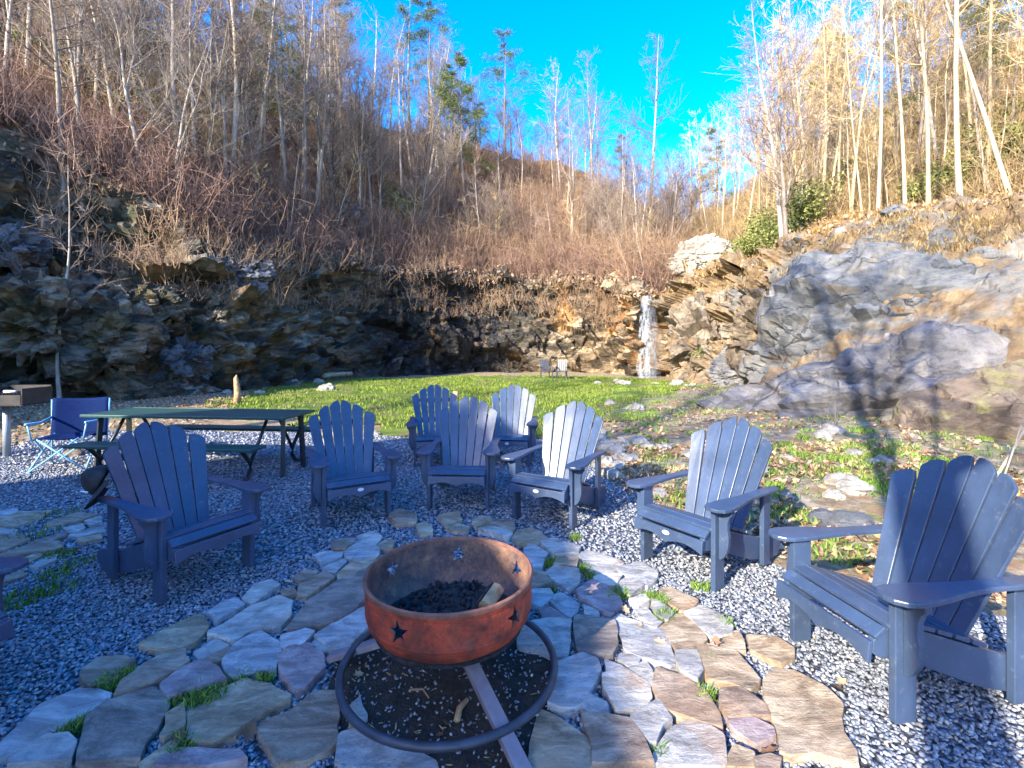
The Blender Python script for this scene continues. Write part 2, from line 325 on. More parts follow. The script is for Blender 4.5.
M = dict(
 cliff=m_cliff(), hill=m_hill(), soil=m_soil(), gravel=m_gravel(), pebble=m_pebble(), lawn=m_lawn(),
 grass=m_grass('grass_blade', (0.035, 0.075, 0.008), (0.24, 0.29, 0.035)), weed=m_grass('weed_leaf', (0.04, 0.10, 0.015), (0.22, 0.32, 0.05)),
 leaf=simple('dead_leaf', (0.15, 0.075, 0.04), (0.5, 0.33, 0.19), 6, 0.8, 0, island=True),
 leaf_dark=simple('old_leaf', (0.10, 0.06, 0.04), (0.42, 0.27, 0.16), 6, 0.8, 0, island=True),
 chair=m_plastic('slate_plastic', (0.038, 0.061, 0.112), 0.4), chair_pale=m_plastic('pale_plastic', (0.06, 0.065, 0.075)),
 badge=simple('badge_white', (0.55, 0.56, 0.58), (0.7, 0.7, 0.72), 5, 0.4, 0),
 rust=m_rust(), soot=m_sooty(), iron=simple('dark_iron', (0.02, 0.022, 0.03), (0.06, 0.065, 0.085), 12, 0.45, 0.2, 0.002),
 legsteel=simple('leg_steel', (0.13, 0.11, 0.13), (0.27, 0.23, 0.24), 10, 0.5, 0.2, 0.003),
 rim=simple('burnt_rim', (0.07, 0.03, 0.025), (0.26, 0.12, 0.08), 16, 0.7, 0.5, 0.003),
 ash=simple('charcoal_ash', (0.008, 0.008, 0.009), (0.045, 0.045, 0.05), 18, 0.95, 1.0, 0.02),
 wood=simple('split_wood', (0.2, 0.11, 0.05), (0.55, 0.38, 0.2), 14, 0.8, 0.4, 0.01), char=simple('charred_bark', (0.02, 0.015, 0.012), (0.08, 0.05, 0.035), 14, 0.9, 0.6, 0.01),
 dirt=simple('pit_soil', (0.012, 0.010, 0.009), (0.06, 0.048, 0.038), 14, 0.95, 1.0, 0.03),
 green=simple('green_steel', (0.012, 0.05, 0.045), (0.03, 0.085, 0.075), 20, 0.4, 0.1, 0.002), tube=simple('black_tube', (0.012, 0.02, 0.024), (0.03, 0.04, 0.045), 10, 0.4, 0),
 bluefab=simple('blue_fabric', (0.001, 0.009, 0.05), (0.002, 0.016, 0.09), 30, 0.8, 0.2, 0.003, spec=.1), bluetube=simple('light_blue_tube', (0.12, 0.33, 0.55), (0.22, 0.48, 0.7), 8, 0.35, 0),
 grill=simple('black_grill', (0.01, 0.01, 0.012), (0.05, 0.045, 0.045), 9, 0.6, 0.3, 0.004), galv=simple('galvanised_post', (0.25, 0.3, 0.33), (0.42, 0.47, 0.5), 9, 0.4, 0.1, 0.002, metal=0.4),
 cap=simple('black_cloth', (0.012, 0.012, 0.014), (0.04, 0.04, 0.045), 20, 0.85, 0.4, 0.003), white=simple('white_print', (0.6, 0.6, 0.6), (0.75, 0.75, 0.75), 9, 0.6, 0),
 bark=m_bark('pale_bark', (0.11, 0.09, 0.075), (0.30, 0.25, 0.20), (0.55, 0.49, 0.41)), bark2=m_bark('grey_brown_bark', (0.05, 0.04, 0.032), (0.15, 0.12, 0.10), (0.32, 0.27, 0.23)),
 barkw=m_bark('white_bark', (0.15, 0.11, 0.07), (0.38, 0.30, 0.19), (0.58, 0.50, 0.37)),
 twig=m_bark('brown_twig', (0.08, 0.06, 0.05), (0.22, 0.165, 0.13), (0.42, 0.34, 0.27)), palet=m_bark('pale_twig', (0.16, 0.13, 0.11), (0.34, 0.29, 0.24), (0.55, 0.5, 0.43)), twigw=m_bark('straw_twig', (0.22, 0.15, 0.07), (0.46, 0.34, 0.18), (0.68, 0.54, 0.33)),
 needle=m_grass('pine_needle', (0.03, 0.06, 0.012), (0.15, 0.19, 0.045)), rhodo=m_grass('evergreen_leaf', (0.055, 0.08, 0.02), (0.27, 0.28, 0.08)),
 brush=simple('red_brown_brush', (0.10, 0.055, 0.04), (0.38, 0.235, 0.17), 4, 0.85, 0, island=True), straw=simple('straw_brush', (0.17, 0.115, 0.055), (0.46, 0.33, 0.17), 4, 0.85, 0, island=True), brusht=simple('tan_brush', (0.18, 0.11, 0.07), (0.45, 0.30, 0.18), 4, 0.85, 0, island=True),
 rubble=simple('rubble_stone', (0.10, 0.09, 0.08), (0.42, 0.38, 0.32), 5, 0.8, 0.8, 0.03),
 plank=simple('weathered_plank', (0.2, 0.15, 0.1), (0.42, 0.34, 0.25), 12, 0.85, 0.5, 0.01),
 cabin=simple('stained_log', (0.16, 0.08, 0.035), (0.33, 0.18, 0.08), 5, 0.7, 0.5, 0.02), roof=simple('roof_shingle', (0.05, 0.05, 0.055), (0.12, 0.115, 0.11), 20, 0.9, 0.6, 0.02), glass=simple('window_glass', (0.02, 0.03, 0.04), (0.04, 0.05, 0.06), 3, 0.05, 0),
)
for k in STONE: M['s' + k] = m_stone(k)
M['b_blue'] = m_boulder('blue_grey_boulder', [(0.035, 0.04, 0.044), (0.11, 0.118, 0.13), (0.18, 0.185, 0.185), (0.31, 0.26, 0.19)], dark=(0.17, 0.13, 0.08))
M['b_purple'] = m_boulder('mauve_white_boulder', [(0.04, 0.036, 0.036), (0.11, 0.105, 0.108), (0.20, 0.19, 0.195), (0.44, 0.42, 0.41)], (.4, .4, 1.2), dark=(0.08, 0.08, 0.13))
M['b_brown'] = m_boulder('brown_wet_boulder', [(0.05, 0.038, 0.03), (0.14, 0.105, 0.08), (0.25, 0.19, 0.14), (0.46, 0.38, 0.3)], dark=(0.03, 0.028, 0.035), rough=0.4, lichen=(0.26, 0.25, 0.1))
M['b_tan'] = m_boulder('tan_cliff_rock', [(0.04, 0.032, 0.025), (0.16, 0.12, 0.08), (0.3, 0.24, 0.16), (0.46, 0.4, 0.3)], (0.8, 0.8, 0.8), dark=(0.28, 0.15, 0.05))
M['b_grey'] = m_boulder('grey_rock', [(0.07, 0.065, 0.06), (0.17, 0.165, 0.16), (0.28, 0.27, 0.25), (0.4, 0.37, 0.32)])
M['dark_block'] = m_boulder('dark_block', [(0.03, 0.033, 0.04), (0.09, 0.10, 0.12), (0.18, 0.19, 0.21), (0.3, 0.28, 0.25)], dark=(0.12, 0.07, 0.03))
M['b_cream'] = m_boulder('cream_ledge_rock', [(0.12, 0.10, 0.08), (0.3, 0.27, 0.22), (0.44, 0.4, 0.33), (0.55, 0.5, 0.42)])

# ------------------------------------------------------------------ terrain: cliff and hillsides as one lofted surface
W3 = lambda x, y, z: np.array((x, y, z), float)
COLS = [
 [W3(-13, -14, 0), W3(-16, -15, 4), W3(-20, -15, 5), W3(-28, -16, 7), W3(-40, -16, 9)],
 [W3(-14, -2, 0), W3(-17, -2, 5), W3(-21, -2, 7), W3(-30, 0, 12), W3(-42, 2, 17)],
 [W3(-15.5, 8, 0), W3(-18, 9, 7.6), W3(-22, 11, 12), W3(-29, 15, 19), W3(-36, 20, 26)],
 [P(32, 402, 14.2), P(32, 160, 17.3), P(32, 112, 20), P(32, 55, 25), P(32, -20, 33)],
 [P(150, 398, 15.4), P(165, 212, 18.3), P(171, 170, 22), P(171, 108, 29), P(171, 50, 38)],
 [P(262, 388, 19.2), P(268, 258, 22), P(272, 205, 26), P(280, 150, 33), P(290, 96, 42)],
 [P(345, 379, 24.8), P(352, 268, 27), P(361, 220, 30), P(370, 172, 37), P(385, 128, 45)],
 [P(464, 374, 29.5), P(464, 280, 31.5), P(464, 242, 34.5), P(464, 195, 40), P(470, 138, 48)],
 [P(560, 373.6, 30), P(560, 286, 32), P(560, 258, 35), P(560, 212, 42), P(565, 164, 50)],
 [P(610, 374.5, 29), P(610, 291, 31), P(612, 270, 34), P(615, 228, 42), P(620, 192, 52)],
 [P(640, 376, 27.4), P(640, 297, 28.5), P(645, 284, 32), P(655, 254, 42), P(665, 218, 58)],
 [P(662, 377, 26.5), P(664, 293, 27.8), P(675, 275, 33), P(690, 252, 42), P(700, 222, 58)],
 [P(692, 381, 23.3), P(700, 276, 25), P(715, 262, 30), P(725, 232, 42), P(735, 204, 55)],
 [P(712, 388, 19.2), P(760, 258, 20.5), P(775, 246, 26), P(785, 218, 36), P(800, 145, 50)],
 [P(735, 398, 15.4), P(835, 228, 16.5), P(845, 219, 22), P(850, 192, 32), P(860, 130, 46)],
 [P(800, 412, 12), P(930, 214, 14), P(935, 210, 19), P(935, 168, 28), P(940, 70, 42)],
 [P(900, 425, 10), P(1040, 207, 12.5), P(1040, 203, 17), P(1040, 145, 25), P(1040, 30, 38)],
 [W3(9.5, 6, 0), W3(14, 8, 5), W3(18, 9, 6), W3(25, 13, 13), W3(36, 20, 24)],
 [W3(10, -3, 0), W3(14, -3, 3.5), W3(18, -3, 4.5), W3(26, -2, 9), W3(38, 0, 16)],
 [W3(11, -14, 0), W3(15, -15, 3), W3(20, -15, 4), W3(28, -16, 7), W3(40, -16, 11)]]
for c in COLS:
    c[0] = c[0] * np.array((1, 1, 0)) + np.array((0, 0, -0.15))
    c.append(c[4] * np.array((1.6, 1.6, 0.55)))
CT = np.array(COLS)                                        # (20 columns, 6 rows, 3)
def catmull(K, t):
    K = np.concatenate([[2 * K[0] - K[1]], K, [2 * K[-1] - K[-2]]]); i = np.clip(np.floor(t).astype(int), 0, len(K) - 4); f = (t - i)[:, None, None]
    a, b, c, d = K[i], K[i + 1], K[i + 2], K[i + 3]
    return 0.5 * (2 * b + (c - a) * f + (2 * a - 5 * b + 4 * c - d) * f ** 2 + (3 * b - 3 * c + d - a) * f ** 3)
NU = 900
uu = np.concatenate([np.linspace(0, 2, 60, endpoint=False), np.linspace(2, 17, NU - 120, endpoint=False), np.linspace(17, 19, 60)])
RC = catmull(CT, uu)                                       # (NU,6,3)
vv = np.concatenate([np.linspace(0, 1, 80, endpoint=False), np.linspace(1, 2, 45, endpoint=False), np.linspace(2, 4, 60, endpoint=False), np.linspace(4, 5, 8)])
VI = np.clip(np.floor(vv).astype(int), 0, 4); VF = vv - VI
S0 = RC[:, VI] * (1 - VF)[None, :, None] + RC[:, VI + 1] * VF[None, :, None]
du = np.gradient(S0, axis=0); dv = np.gradient(S0, axis=1); N0 = np.cross(dv, du)
N0 /= np.linalg.norm(N0, axis=2)[..., None] + 1e-9
flip = np.sign((N0 * (np.array((0, 8, 30.0)) - S0)).sum(2))[..., None]; N0 = N0 * np.where(flip == 0, 1, flip)
U2, V2 = np.meshgrid(uu, vv, indexing='ij')
ca, sa = math.cos(R(16)), math.sin(R(16))
Q = S0.copy(); Q[..., 2] = S0[..., 2] * ca + S0[..., 0] * sa * 0.6
Qs = Q * np.array((0.42, 0.42, 1.0)); Qs = Q * np.array((0.40, 0.40, 0.62)); f1, f2, idc, fc1 = worley(Qs, 0, True)
g1, g2, idg, fc2 = worley(Qs * 2.4 + 5, 3, True)
h1, h2, idh, fc3 = worley(Qs * 5.5 + 9, 5, True)
rock = (idc - 0.5) * 1.2 + fc1 * 1.5 + (idg - 0.5) * 0.55 + fc2 * 0.85 + (idh - 0.5) * 0.2 + fc3 * 0.4 + fbm(S0 * 0.25, 3, 4) * 0.8
soft = fbm(S0 * 0.22, 5, 8) * 1.5 + fbm(S0 * 1.1, 4, 12) * 0.35
cl = np.clip(1.12 - V2 + fbm(S0 * 0.3, 3, 21) * 0.35, 0, 1); cl = np.clip(cl / 0.2, 0, 1)      # 1 on the cliff face
outcrop = np.clip((fbm(S0 * 0.2, 3, 31) - 0.22) * 6, 0, 1) * (V2 < 3.4)
rightsoft = np.clip((U2 - 12.8) / 1.2, 0, 1) * 0.85
k = np.maximum(cl, outcrop * 0.7) * (1 - rightsoft)
edge = np.clip(V2 * 6, 0, 1); rock = rock * (1 - .4 * np.clip((U2 - 5) / 1, 0, 1) * np.clip((10.4 - U2) / 1, 0, 1))
over = 0.9 * np.exp(-((V2 - 0.97) / 0.1) ** 2) * np.clip((U2 - 5) / 1, 0, 1) * np.clip((11 - U2) / 1, 0, 1) - 1.3 * np.exp(-((V2 - 0.12) / 0.14) ** 2) * np.clip((U2 - 6) / 1, 0, 1) * np.clip((9.7 - U2) / 1, 0, 1)
S = S0 + N0 * ((rock * k + soft * (1 - k) * 0.8) * (0.45 + 0.55 * edge) + over)[..., None]
S[..., 2] += (V2 > 3) * fbm(S0 * 0.1, 3, 40) * 2.5 * np.clip(V2 - 3, 0, 1)
def grid_obj(name, G3, mat):
    a, b = G3.shape[:2]; idx = np.arange(a * b).reshape(a, b)
    f = np.stack([idx[:-1, :-1], idx[1:, :-1], idx[1:, 1:], idx[:-1, 1:]], -1).reshape(-1, 4)
    n = G3.reshape(-1, 3)[f[:, 1]] - G3.reshape(-1, 3)[f[:, 0]]
    o = link(name, fast_mesh(name, G3.reshape(-1, 3), f[:, ::-1], True), mat); return o
vt = int(np.searchsorted(vv, 1.0)) + 3
o = grid_obj('rock_cliff', S[:, :vt + 1], M['cliff']); tag(o, kind='structure')
try: o.data.set_sharp_from_angle(angle=R(24))
except Exception: pass
tag(grid_obj('hillside', S[:, vt:], M['hill']), kind='structure')
def hill_pt(u, v):
    i = int(np.clip(np.searchsorted(uu, u), 0, len(uu) - 1)); j = int(np.clip(np.searchsorted(vv, v), 0, len(vv) - 1)); return S[i, j]
def pix(p): return 512 + F * p[0] / p[1], HZ - F * (p[2] - EYE) / p[1]

# ------------------------------------------------------------------ ground, gravel, lawn
gx = np.concatenate([np.linspace(-120, -16, 12, endpoint=False), np.linspace(-16, 14, 300, endpoint=False), np.linspace(14, 120, 12)])
gy = np.concatenate([np.linspace(-80, -2, 12, endpoint=False), np.linspace(-2, 32, 340, endpoint=False), np.linspace(32, 160, 12)])
X2, Y2 = np.meshgrid(gx, gy, indexing='ij')
def ground_z(x, y):
    x = np.asarray(x, float); y = np.asarray(y, float); p = np.stack([x, y, 0 * x], -1)
    rgt = np.clip((x - 1.5 - 0.02 * y) / 5, 0, 1) * np.clip((y - 4) / 3, 0, 1) * np.clip((22 - y) / 6, 0, 1)
    far = np.clip((y - 8.5) / 3, 0, 1)
    return fbm(p * 1.4, 4, 60) * 0.06 * rgt + rgt * 0.25 + fbm(p * 0.5, 3, 61) * 0.08 * far - 0.012
G3 = np.stack([X2, Y2, ground_z(X2, Y2)], -1)
tag(grid_obj('ground', G3[:, ::1], M['soil']), kind='structure')
def gp(L): return [tuple(G(a, b)[:2]) for a, b in L]
GRAVEL = [(-13, -3), (-13, 8.2)] + gp([(-20, 452), (60, 432), (180, 431), (300, 433), (420, 437), (540, 440), (590, 455), (618, 490), (660, 505), (760, 560), (800, 575), (905, 600), (1024, 620)]) + [(4.0, 2.5), (4, -3)]
LAWN = gp([(205, 406), (262, 391), (325, 381), (400, 377.5), (500, 376), (600, 376.5), (690, 382), (700, 390), (655, 398), (610, 408), (600, 425), (580, 435), (480, 433), (400, 432), (320, 430), (290, 415)])
def sheet(name, poly, z, mat, follow=False, step=0.25):
    xs = np.array([p[0] for p in poly]); ys = np.array([p[1] for p in poly])
    bm = bmesh.new()
    vs_ = [bm.verts.new((x, y, 0)) for x, y in poly]; bm.faces.new(vs_)
    for ax, lo, hi in ((0, xs.min(), xs.max()), (1, ys.min(), ys.max())):
        c = lo + step
        while c < hi:
            co = [0, 0, 0]; co[ax] = c; no = [0, 0, 0]; no[ax] = 1
            bmesh.ops.bisect_plane(bm, geom=bm.verts[:] + bm.edges[:] + bm.faces[:], plane_co=co, plane_no=no); c += step
    for v in bm.verts:
        v.co.z = (float(ground_z(v.co.x, v.co.y)) if follow else 0) + z
    bmesh.ops.recalc_face_normals(bm, faces=bm.faces)
    me = bpy.data.meshes.new(name); bm.to_mesh(me); bm.free()
    if len(me.polygons) and me.polygons[0].normal.z < 0: me.flip_normals()
    me.shade_smooth(); return tag(link(name, me, mat), kind='structure')
def wobble(poly, amp=0.12, n=6, s=3):
    out = []; L = len(poly)
    for i in range(L):
        a = np.array(poly[i]); b = np.array(poly[(i + 1) % L])
        for k_ in range(n):
            p = a + (b - a) * k_ / n; q = np.array((p[0], p[1], 0)) * 1.5
            out.append((p[0] + amp * float(fbm(q, 3, s)) * 2, p[1] + amp * float(fbm(q, 3, s + 5)) * 2))
    return out
GRAVEL_W = wobble(GRAVEL, 0.12); LAWN_W = wobble(LAWN, 0.75)
sheet('gravel_bed', GRAVEL_W, 0.012, M['gravel'], True)
M['strawgrass'] = m_grass('straw_grass_blade', (0.11, 0.07, 0.025), (0.36, 0.25, 0.10))
sheet('lawn', LAWN_W, 0.02, M['lawn'], True, 0.5)

# ------------------------------------------------------------------ flagstones (outlines measured on the ground)
CR = {'A': (200, 500), 'C': (380, 490), 'D': (520, 530), 'F': (520, 618), 'G': (690, 618), 'H': (180, 618), 'B': (0, 618), 'L': (0, 500)}
ST = '''A b 745,250 800,235 920,275 910,310 800,340 745,310
A b 580,305 660,290 735,290 720,320 625,350
A n 675,240 760,225 790,250 735,285 680,275
A g 630,365 735,325 750,345 690,400 630,385
A n 480,420 540,385 600,395 560,436 490,440
A n 520,446 640,398 690,435 560,525 515,515
A d 450,700 545,560 700,446 860,384 880,500 800,600 700,660 560,690
A l 215,525 275,465 350,440 410,465 270,560
A b 40,600 130,540 200,530 230,565 85,650
A l 45,720 250,590 400,520 470,545 460,620 400,690 260,705 170,765
A t 710,404 780,350 860,368 710,440
A l 810,210 880,185 925,215 900,255 830,240
A t 910,255 960,225 1000,235 990,265 930,275
A n 405,490 470,485 490,510 430,520
A t 820,340 925,305 880,350 850,362
C n 50,150 110,120 185,140 190,185 80,192
C t 190,195 230,185 270,205 270,240 200,245
C t 470,180 500,160 560,165 570,190 500,205
C t 340,205 390,185 450,205 450,232 360,225
C n 560,200 600,175 690,190 690,222 670,243 590,212
C l 510,232 590,214 675,252 650,275 560,240
C t 675,270 700,228 770,210 860,270 800,305 700,290
C l 820,300 880,275 1020,310 1010,350 880,360
C b 740,330 780,315 865,360 820,420 780,430 750,370
C t 895,380 960,370 1010,385 1000,425 900,410
C g 840,450 900,417 1010,432 1020,500 970,540 860,470
C n 780,435 855,460 885,500 840,525 775,520
C b 775,545 860,545 885,570 820,630 770,600
C b 860,590 920,555 1020,610 1010,650 970,680 930,650
C p 820,640 850,615 910,650 940,690 840,700
C t 300,150 400,130 420,170 330,190
D g 300,140 360,125 530,185 470,235 370,250
D b 495,215 620,180 705,240 690,290 650,310 560,270
D l 370,275 430,250 515,270 480,318 430,303
D g 500,300 550,275 630,310 570,365 510,340
D p 285,330 380,285 450,325 530,410 470,460 400,430 300,370
D g 330,425 400,452 410,478 340,474
D g 0,520 100,500 260,500 245,680 160,680 0,640
D d 275,484 340,479 480,500 500,630 470,680 290,650 270,560
D b 485,480 520,460 700,540 760,610 800,720 760,730 540,650 510,560
D l 560,385 640,360 660,400 600,430
D g 600,437 650,427 695,495 660,515 610,470
D g 680,400 720,400 790,460 750,490 700,470
D t 720,330 780,320 905,395 880,430 820,435 730,385
D l 840,460 930,422 1030,465 1080,520 1075,560 980,585
D t 700,545 790,474 838,458 960,590 850,660 800,650 750,580
F g 800,215 905,215 940,320 900,360 820,320
F n 675,395 710,290 850,340 960,420 1020,520 1020,580 960,580 770,530
F l 430,350 530,298 660,384 670,450 620,490 490,520 440,410
F l 560,290 650,250 690,340 670,380 600,330
F b 435,250 520,283 440,330
F b 520,225 620,230 600,270 550,283 510,250
F b 150,490 200,330 170,280 320,230 400,260 415,320 360,400 300,500 220,510
F g 310,492 350,435 440,480 440,540 340,520
F g 575,555 710,485 760,570 720,600 690,680 650,680
F g 690,740 740,640 850,560 970,600 1030,650 1040,800 700,800
F n 315,540 470,550 570,570 640,680 690,800 390,810 380,690
F t 45,700 110,500 200,540 290,600 345,660 358,810 50,810
G t 40,200 100,185 240,212 290,270 355,350 300,405 100,350
G t 145,170 170,120 250,110 285,200 240,205
G t 295,115 430,130 520,190 530,240 460,265 400,240 310,190
G t 375,390 430,310 540,330 690,400 770,500 780,620 850,720 840,800 740,768 640,735 520,755 470,735 460,640 400,470
G n 160,430 260,410 380,480 390,540 200,543 165,500
G p 200,552 330,567 430,602 440,650 350,690 240,620
G t 190,768 230,710 320,745 320,800 190,810
G n 335,775 410,748 460,778 440,820 340,820
B n 410,300 520,230 620,220 680,250 620,290 640,320 520,370 450,385
B b 0,690 200,490 400,400 570,430 560,460 430,550 240,648 60,738 0,766
B g 50,775 240,655 340,648 370,700 350,790 30,810
B d 395,740 440,560 560,475 780,394 850,440 850,520 760,680 700,780 400,800
B n 575,450 610,380 830,240 950,200 960,270 880,328 660,418
B t 705,175 850,90 1000,20 1050,25 1066,75 1020,140 900,205
H g 75,200 190,135 250,170 110,240
H n 140,242 250,187 290,182 215,245 160,265
H p -100,380 0,310 110,258 190,290 235,370 120,400 -60,450
H b 225,250 290,170 400,105 510,160 515,220 475,300 270,340 240,300
H t 30,530 40,490 180,410 330,345 440,375 570,435 560,460 380,560 180,685 40,650
H p 495,230 560,197 660,180 750,230 750,290 700,340 670,390 600,430 545,360
H b 525,190 530,140 640,105 690,115 620,170 560,195
H n 400,610 430,570 560,520 680,420 810,405 800,540 805,670 740,720 640,775 500,785 470,700
H b 815,790 825,650 925,605 1020,660 1180,690 1300,770 1300,810
H t -100,650 -80,550 10,500 20,600 -80,660
B t 730,775 850,685 945,640 930,670 830,750 760,800
H p 0,715 150,725 280,735 300,790 -110,810 -80,760
H b 695,130 850,20 1000,-40 1000,60 850,210 790,208 720,150
H b 665,172 695,145 775,208 690,200
H g 870,600 875,520 920,470 950,560 900,610
D g 665,522 700,497 730,510 700,535
L b 0,70 90,55 95,80 0,105
L t 0,112 100,82 260,68 200,110 120,140 0,150
L n 0,200 100,195 160,215 0,280
L n 0,300 160,240 300,225 330,255 200,290 40,315
L t 130,317 200,287 220,300 150,335
L g 150,370 200,322 280,302 290,325 200,365
L n 0,430 100,385 140,400 0,450
L n 240,130 400,80 500,85 420,118 260,150
L g 320,165 420,142 440,158 360,188
L t 400,217 520,192 525,215 430,235
L d 180,225 330,184 340,200 220,240
L g 350,197 520,155 530,180 420,210
L g 0,160 90,170 80,190 0,190
L g 430,120 520,97 520,130 470,140'''
PIT = np.array((-0.295, 2.28))
CN = {'b': 'blue-grey', 't': 'tan', 'd': 'dark grey-brown', 'l': 'pale', 'p': 'purple-grey', 'n': 'brown', 'g': 'mid grey'}
def chaikin(p, n=2):
    p = np.asarray(p)
    for _ in range(n):
        q = np.roll(p, -1, 0); p = np.stack([p * 0.93 + q * 0.07, p * 0.07 + q * 0.93], 1).reshape(-1, 2)
    return p
stones = []
for line in ST.split('\n'):
    s_ = line.split(); cx, cy = CR[s_[0]]
    poly = []
    for q in s_[2:]:
        a, b = map(float, q.split(',')); g = G(cx + a / 5.12, cy + b / 5.12); poly.append(g[:2])
    stones.append((s_[1], np.array(poly), s_[0]))
def area(p): x, y = p[:, 0], p[:, 1]; return abs((x * np.roll(y, -1) - y * np.roll(x, -1)).sum()) / 2
SECT = ['right of the fire pit', 'behind-right of the fire pit', 'behind the fire pit', 'behind-left of the fire pit', 'left of the fire pit', 'front-left of the fire pit', 'in front of the fire pit', 'front-right of the fire pit']
info = []
for kcol, poly, crop in stones:
    c = poly.mean(0); ang = math.degrees(math.atan2(c[1] - PIT[1], c[0] - PIT[0])) % 360
    sect = 'by the capped chair' if crop == 'L' else SECT[int((ang + 22.5) // 45) % 8]
    ar = area(poly); size = 'large' if ar > 0.11 else ('small' if ar < 0.035 else 'mid-sized')
    info.append((sect, CN[kcol], size, float(np.linalg.norm(c - PIT))))
ORD = ['nearest', 'second nearest', 'third nearest', 'fourth nearest', 'fifth nearest', 'sixth nearest', 'seventh nearest', 'eighth nearest', 'ninth nearest', 'tenth nearest']
stone_polys = []
for i, (kcol, poly, crop) in enumerate(stones):
    sect, cn, size, dist = info[i]
    peers = sorted([j for j in range(len(info)) if info[j][:3] == info[i][:3]], key=lambda j: info[j][3])
    lab = f'{size} {cn} flagstone {sect}' + (f', {ORD[peers.index(i)]} it of its kind' if len(peers) > 1 else '')
    c = poly.mean(0); p = (poly - c) * (1 + 0.016 / math.sqrt(area(poly)))
    p = chaikin(p, 1); r = random.Random(i)
    q = []
    for a, b in zip(p, np.roll(p, -1, 0)):
        n = max(1, int(np.linalg.norm(b - a) / 0.05))
        for k_ in range(n):
            m = a + (b - a) * k_ / n; w_ = np.array((m[0] + c[0], m[1] + c[1], 0.0)) * 9
            q.append(m + 0.012 * np.array((float(fbm(w_, 4, i)), float(fbm(w_, 4, i + 50)))) * 2)
    q = np.array(q); n = len(q); h = r.uniform(0.022, 0.04) if crop != 'L' else 0.02; tilt = np.array((r.uniform(-.03, .03), r.uniform(-.03, .03)))
    stone_polys.append(poly)
    rings = [(1.0, -0.02), (1.0, h * 0.8), (0.985, h), (0.93, h), (0.8, h), (0.6, h), (0.4, h), (0.2, h)]
    V = []
    for sc_, z in rings:
        for m in q:
            w_ = np.array((m[0] * sc_ + c[0], m[1] * sc_ + c[1], 0.0))
            zz = z + (float(fbm(w_ * 7, 4, i)) * 0.012 + (sc_ * m * tilt).sum() if z > 0.01 else 0)
            V.append((m[0] * sc_, m[1] * sc_, zz))
    V.append((0, 0, h + float(fbm(np.array((c[0], c[1], 0.)) * 7, 4, i)) * 0.012))
    Fc = [(a * n + j, a * n + (j + 1) % n, (a + 1) * n + (j + 1) % n, (a + 1) * n + j) for a in range(len(rings) - 1) for j in range(n)]
    Fc += [((len(rings) - 1) * n + j, (len(rings) - 1) * n + (j + 1) % n, len(V) - 1) for j in range(n)]
    mb = MB(); mb.add(V, Fc); o = mb.build('flagstone', M['s' + kcol], smooth=True); o.location = (c[0], c[1], 0.012)
    try: o.data.set_sharp_from_angle(angle=R(35))
    except Exception: pass
    tag(o, lab, 'flagstone', 'flagstones laid around the fire pit' if crop != 'L' else 'flagstones of the path at the left edge')
def in_stones(x, y):
    m = np.zeros(len(x), bool)
    for p in stone_polys: m |= inside(x, y, p)
    return m
# dirt disc under the fire pit
mb = MB(); a = np.linspace(0, 2 * np.pi, 64, endpoint=False); V = [(PIT[0], PIT[1], 0.03)]; Fc = []
for k_, rr in enumerate((0.2, 0.38, 0.50, 0.57)):
    for t_ in a:
        x = PIT[0] + math.cos(t_) * rr * (1 + 0.06 * math.sin(3 * t_) * (k_ == 3)); y = PIT[1] + math.sin(t_) * rr * (1 + 0.05 * math.cos(5 * t_) * (k_ == 3))
        V.append((x, y, 0.026 + 0.02 * float(fbm(np.array((x, y, 0.)) * 9, 3)) if k_ < 3 else 0.008))
Fc = [(0, 1 + j, 1 + (j + 1) % 64) for j in range(64)] + [(1 + r_ * 64 + j, 1 + (r_ + 1) * 64 + j, 1 + (r_ + 1) * 64 + (j + 1) % 64, 1 + r_ * 64 + (j + 1) % 64) for r_ in range(3) for j in range(64)]
mb.add(V, Fc); tag(mb.build('bare_soil', M['dirt'], smooth=True), kind='structure')

# ------------------------------------------------------------------ loose gravel, leaves, grass
bm = bmesh.new(); bmesh.ops.create_icosphere(bm, subdivisions=1, radius=1); ico_v = np.array([v.co[:] for v in bm.verts]); ico_f = np.array([[v.index for v in f.verts] for f in bm.faces]); bm.free()
def pebbles(n, y0, y1, s0, s1):
    y = np.sqrt(rng.uniform(y0 ** 2, y1 ** 2, n)); x = rng.uniform(-1.12, 1.12, n) * y
    m = inside(x, y, GRAVEL_W) & ~in_stones(x, y); rr = np.hypot(x - PIT[0], y - PIT[1]); m &= (rr > 0.6) | (rng.random(n) < 0.22)
    x, y = x[m], y[m]; k_ = len(x); s = rng.uniform(s0, s1, (k_, 1, 1)) * np.where(np.hypot(x - PIT[0], y - PIT[1]) < .6, .65, 1.)[:, None, None] * np.array((1, 0.72, 0.5)) * rng.uniform(0.8, 1.25, (k_, 1, 3))
    rr = np.hypot(x - PIT[0], y - PIT[1]); L = np.stack([x, y, ground_z(x, y) + 0.014 + rng.uniform(0.0, 0.012, k_) + 0.024 * (rr < .6)], 1)
    return L, rotmats(k_, 0.45) * s
LL, MM = [], []
for a_ in ((42000, 1.2, 3.6, 0.006, 0.014), (30000, 3.6, 6.5, 0.010, 0.019), (12000, 6.5, 10, 0.015, 0.028)):
    l_, m_ = pebbles(*a_); LL.append(l_); MM.append(m_)
v_, f_ = scatter(ico_v * (1 + 0.18 * rng.normal(size=(12, 1))), ico_f, np.concatenate(LL), np.concatenate(MM))
tag(link('gravel', fast_mesh('gravel', v_, f_, True), M['pebble']), kind='stuff')

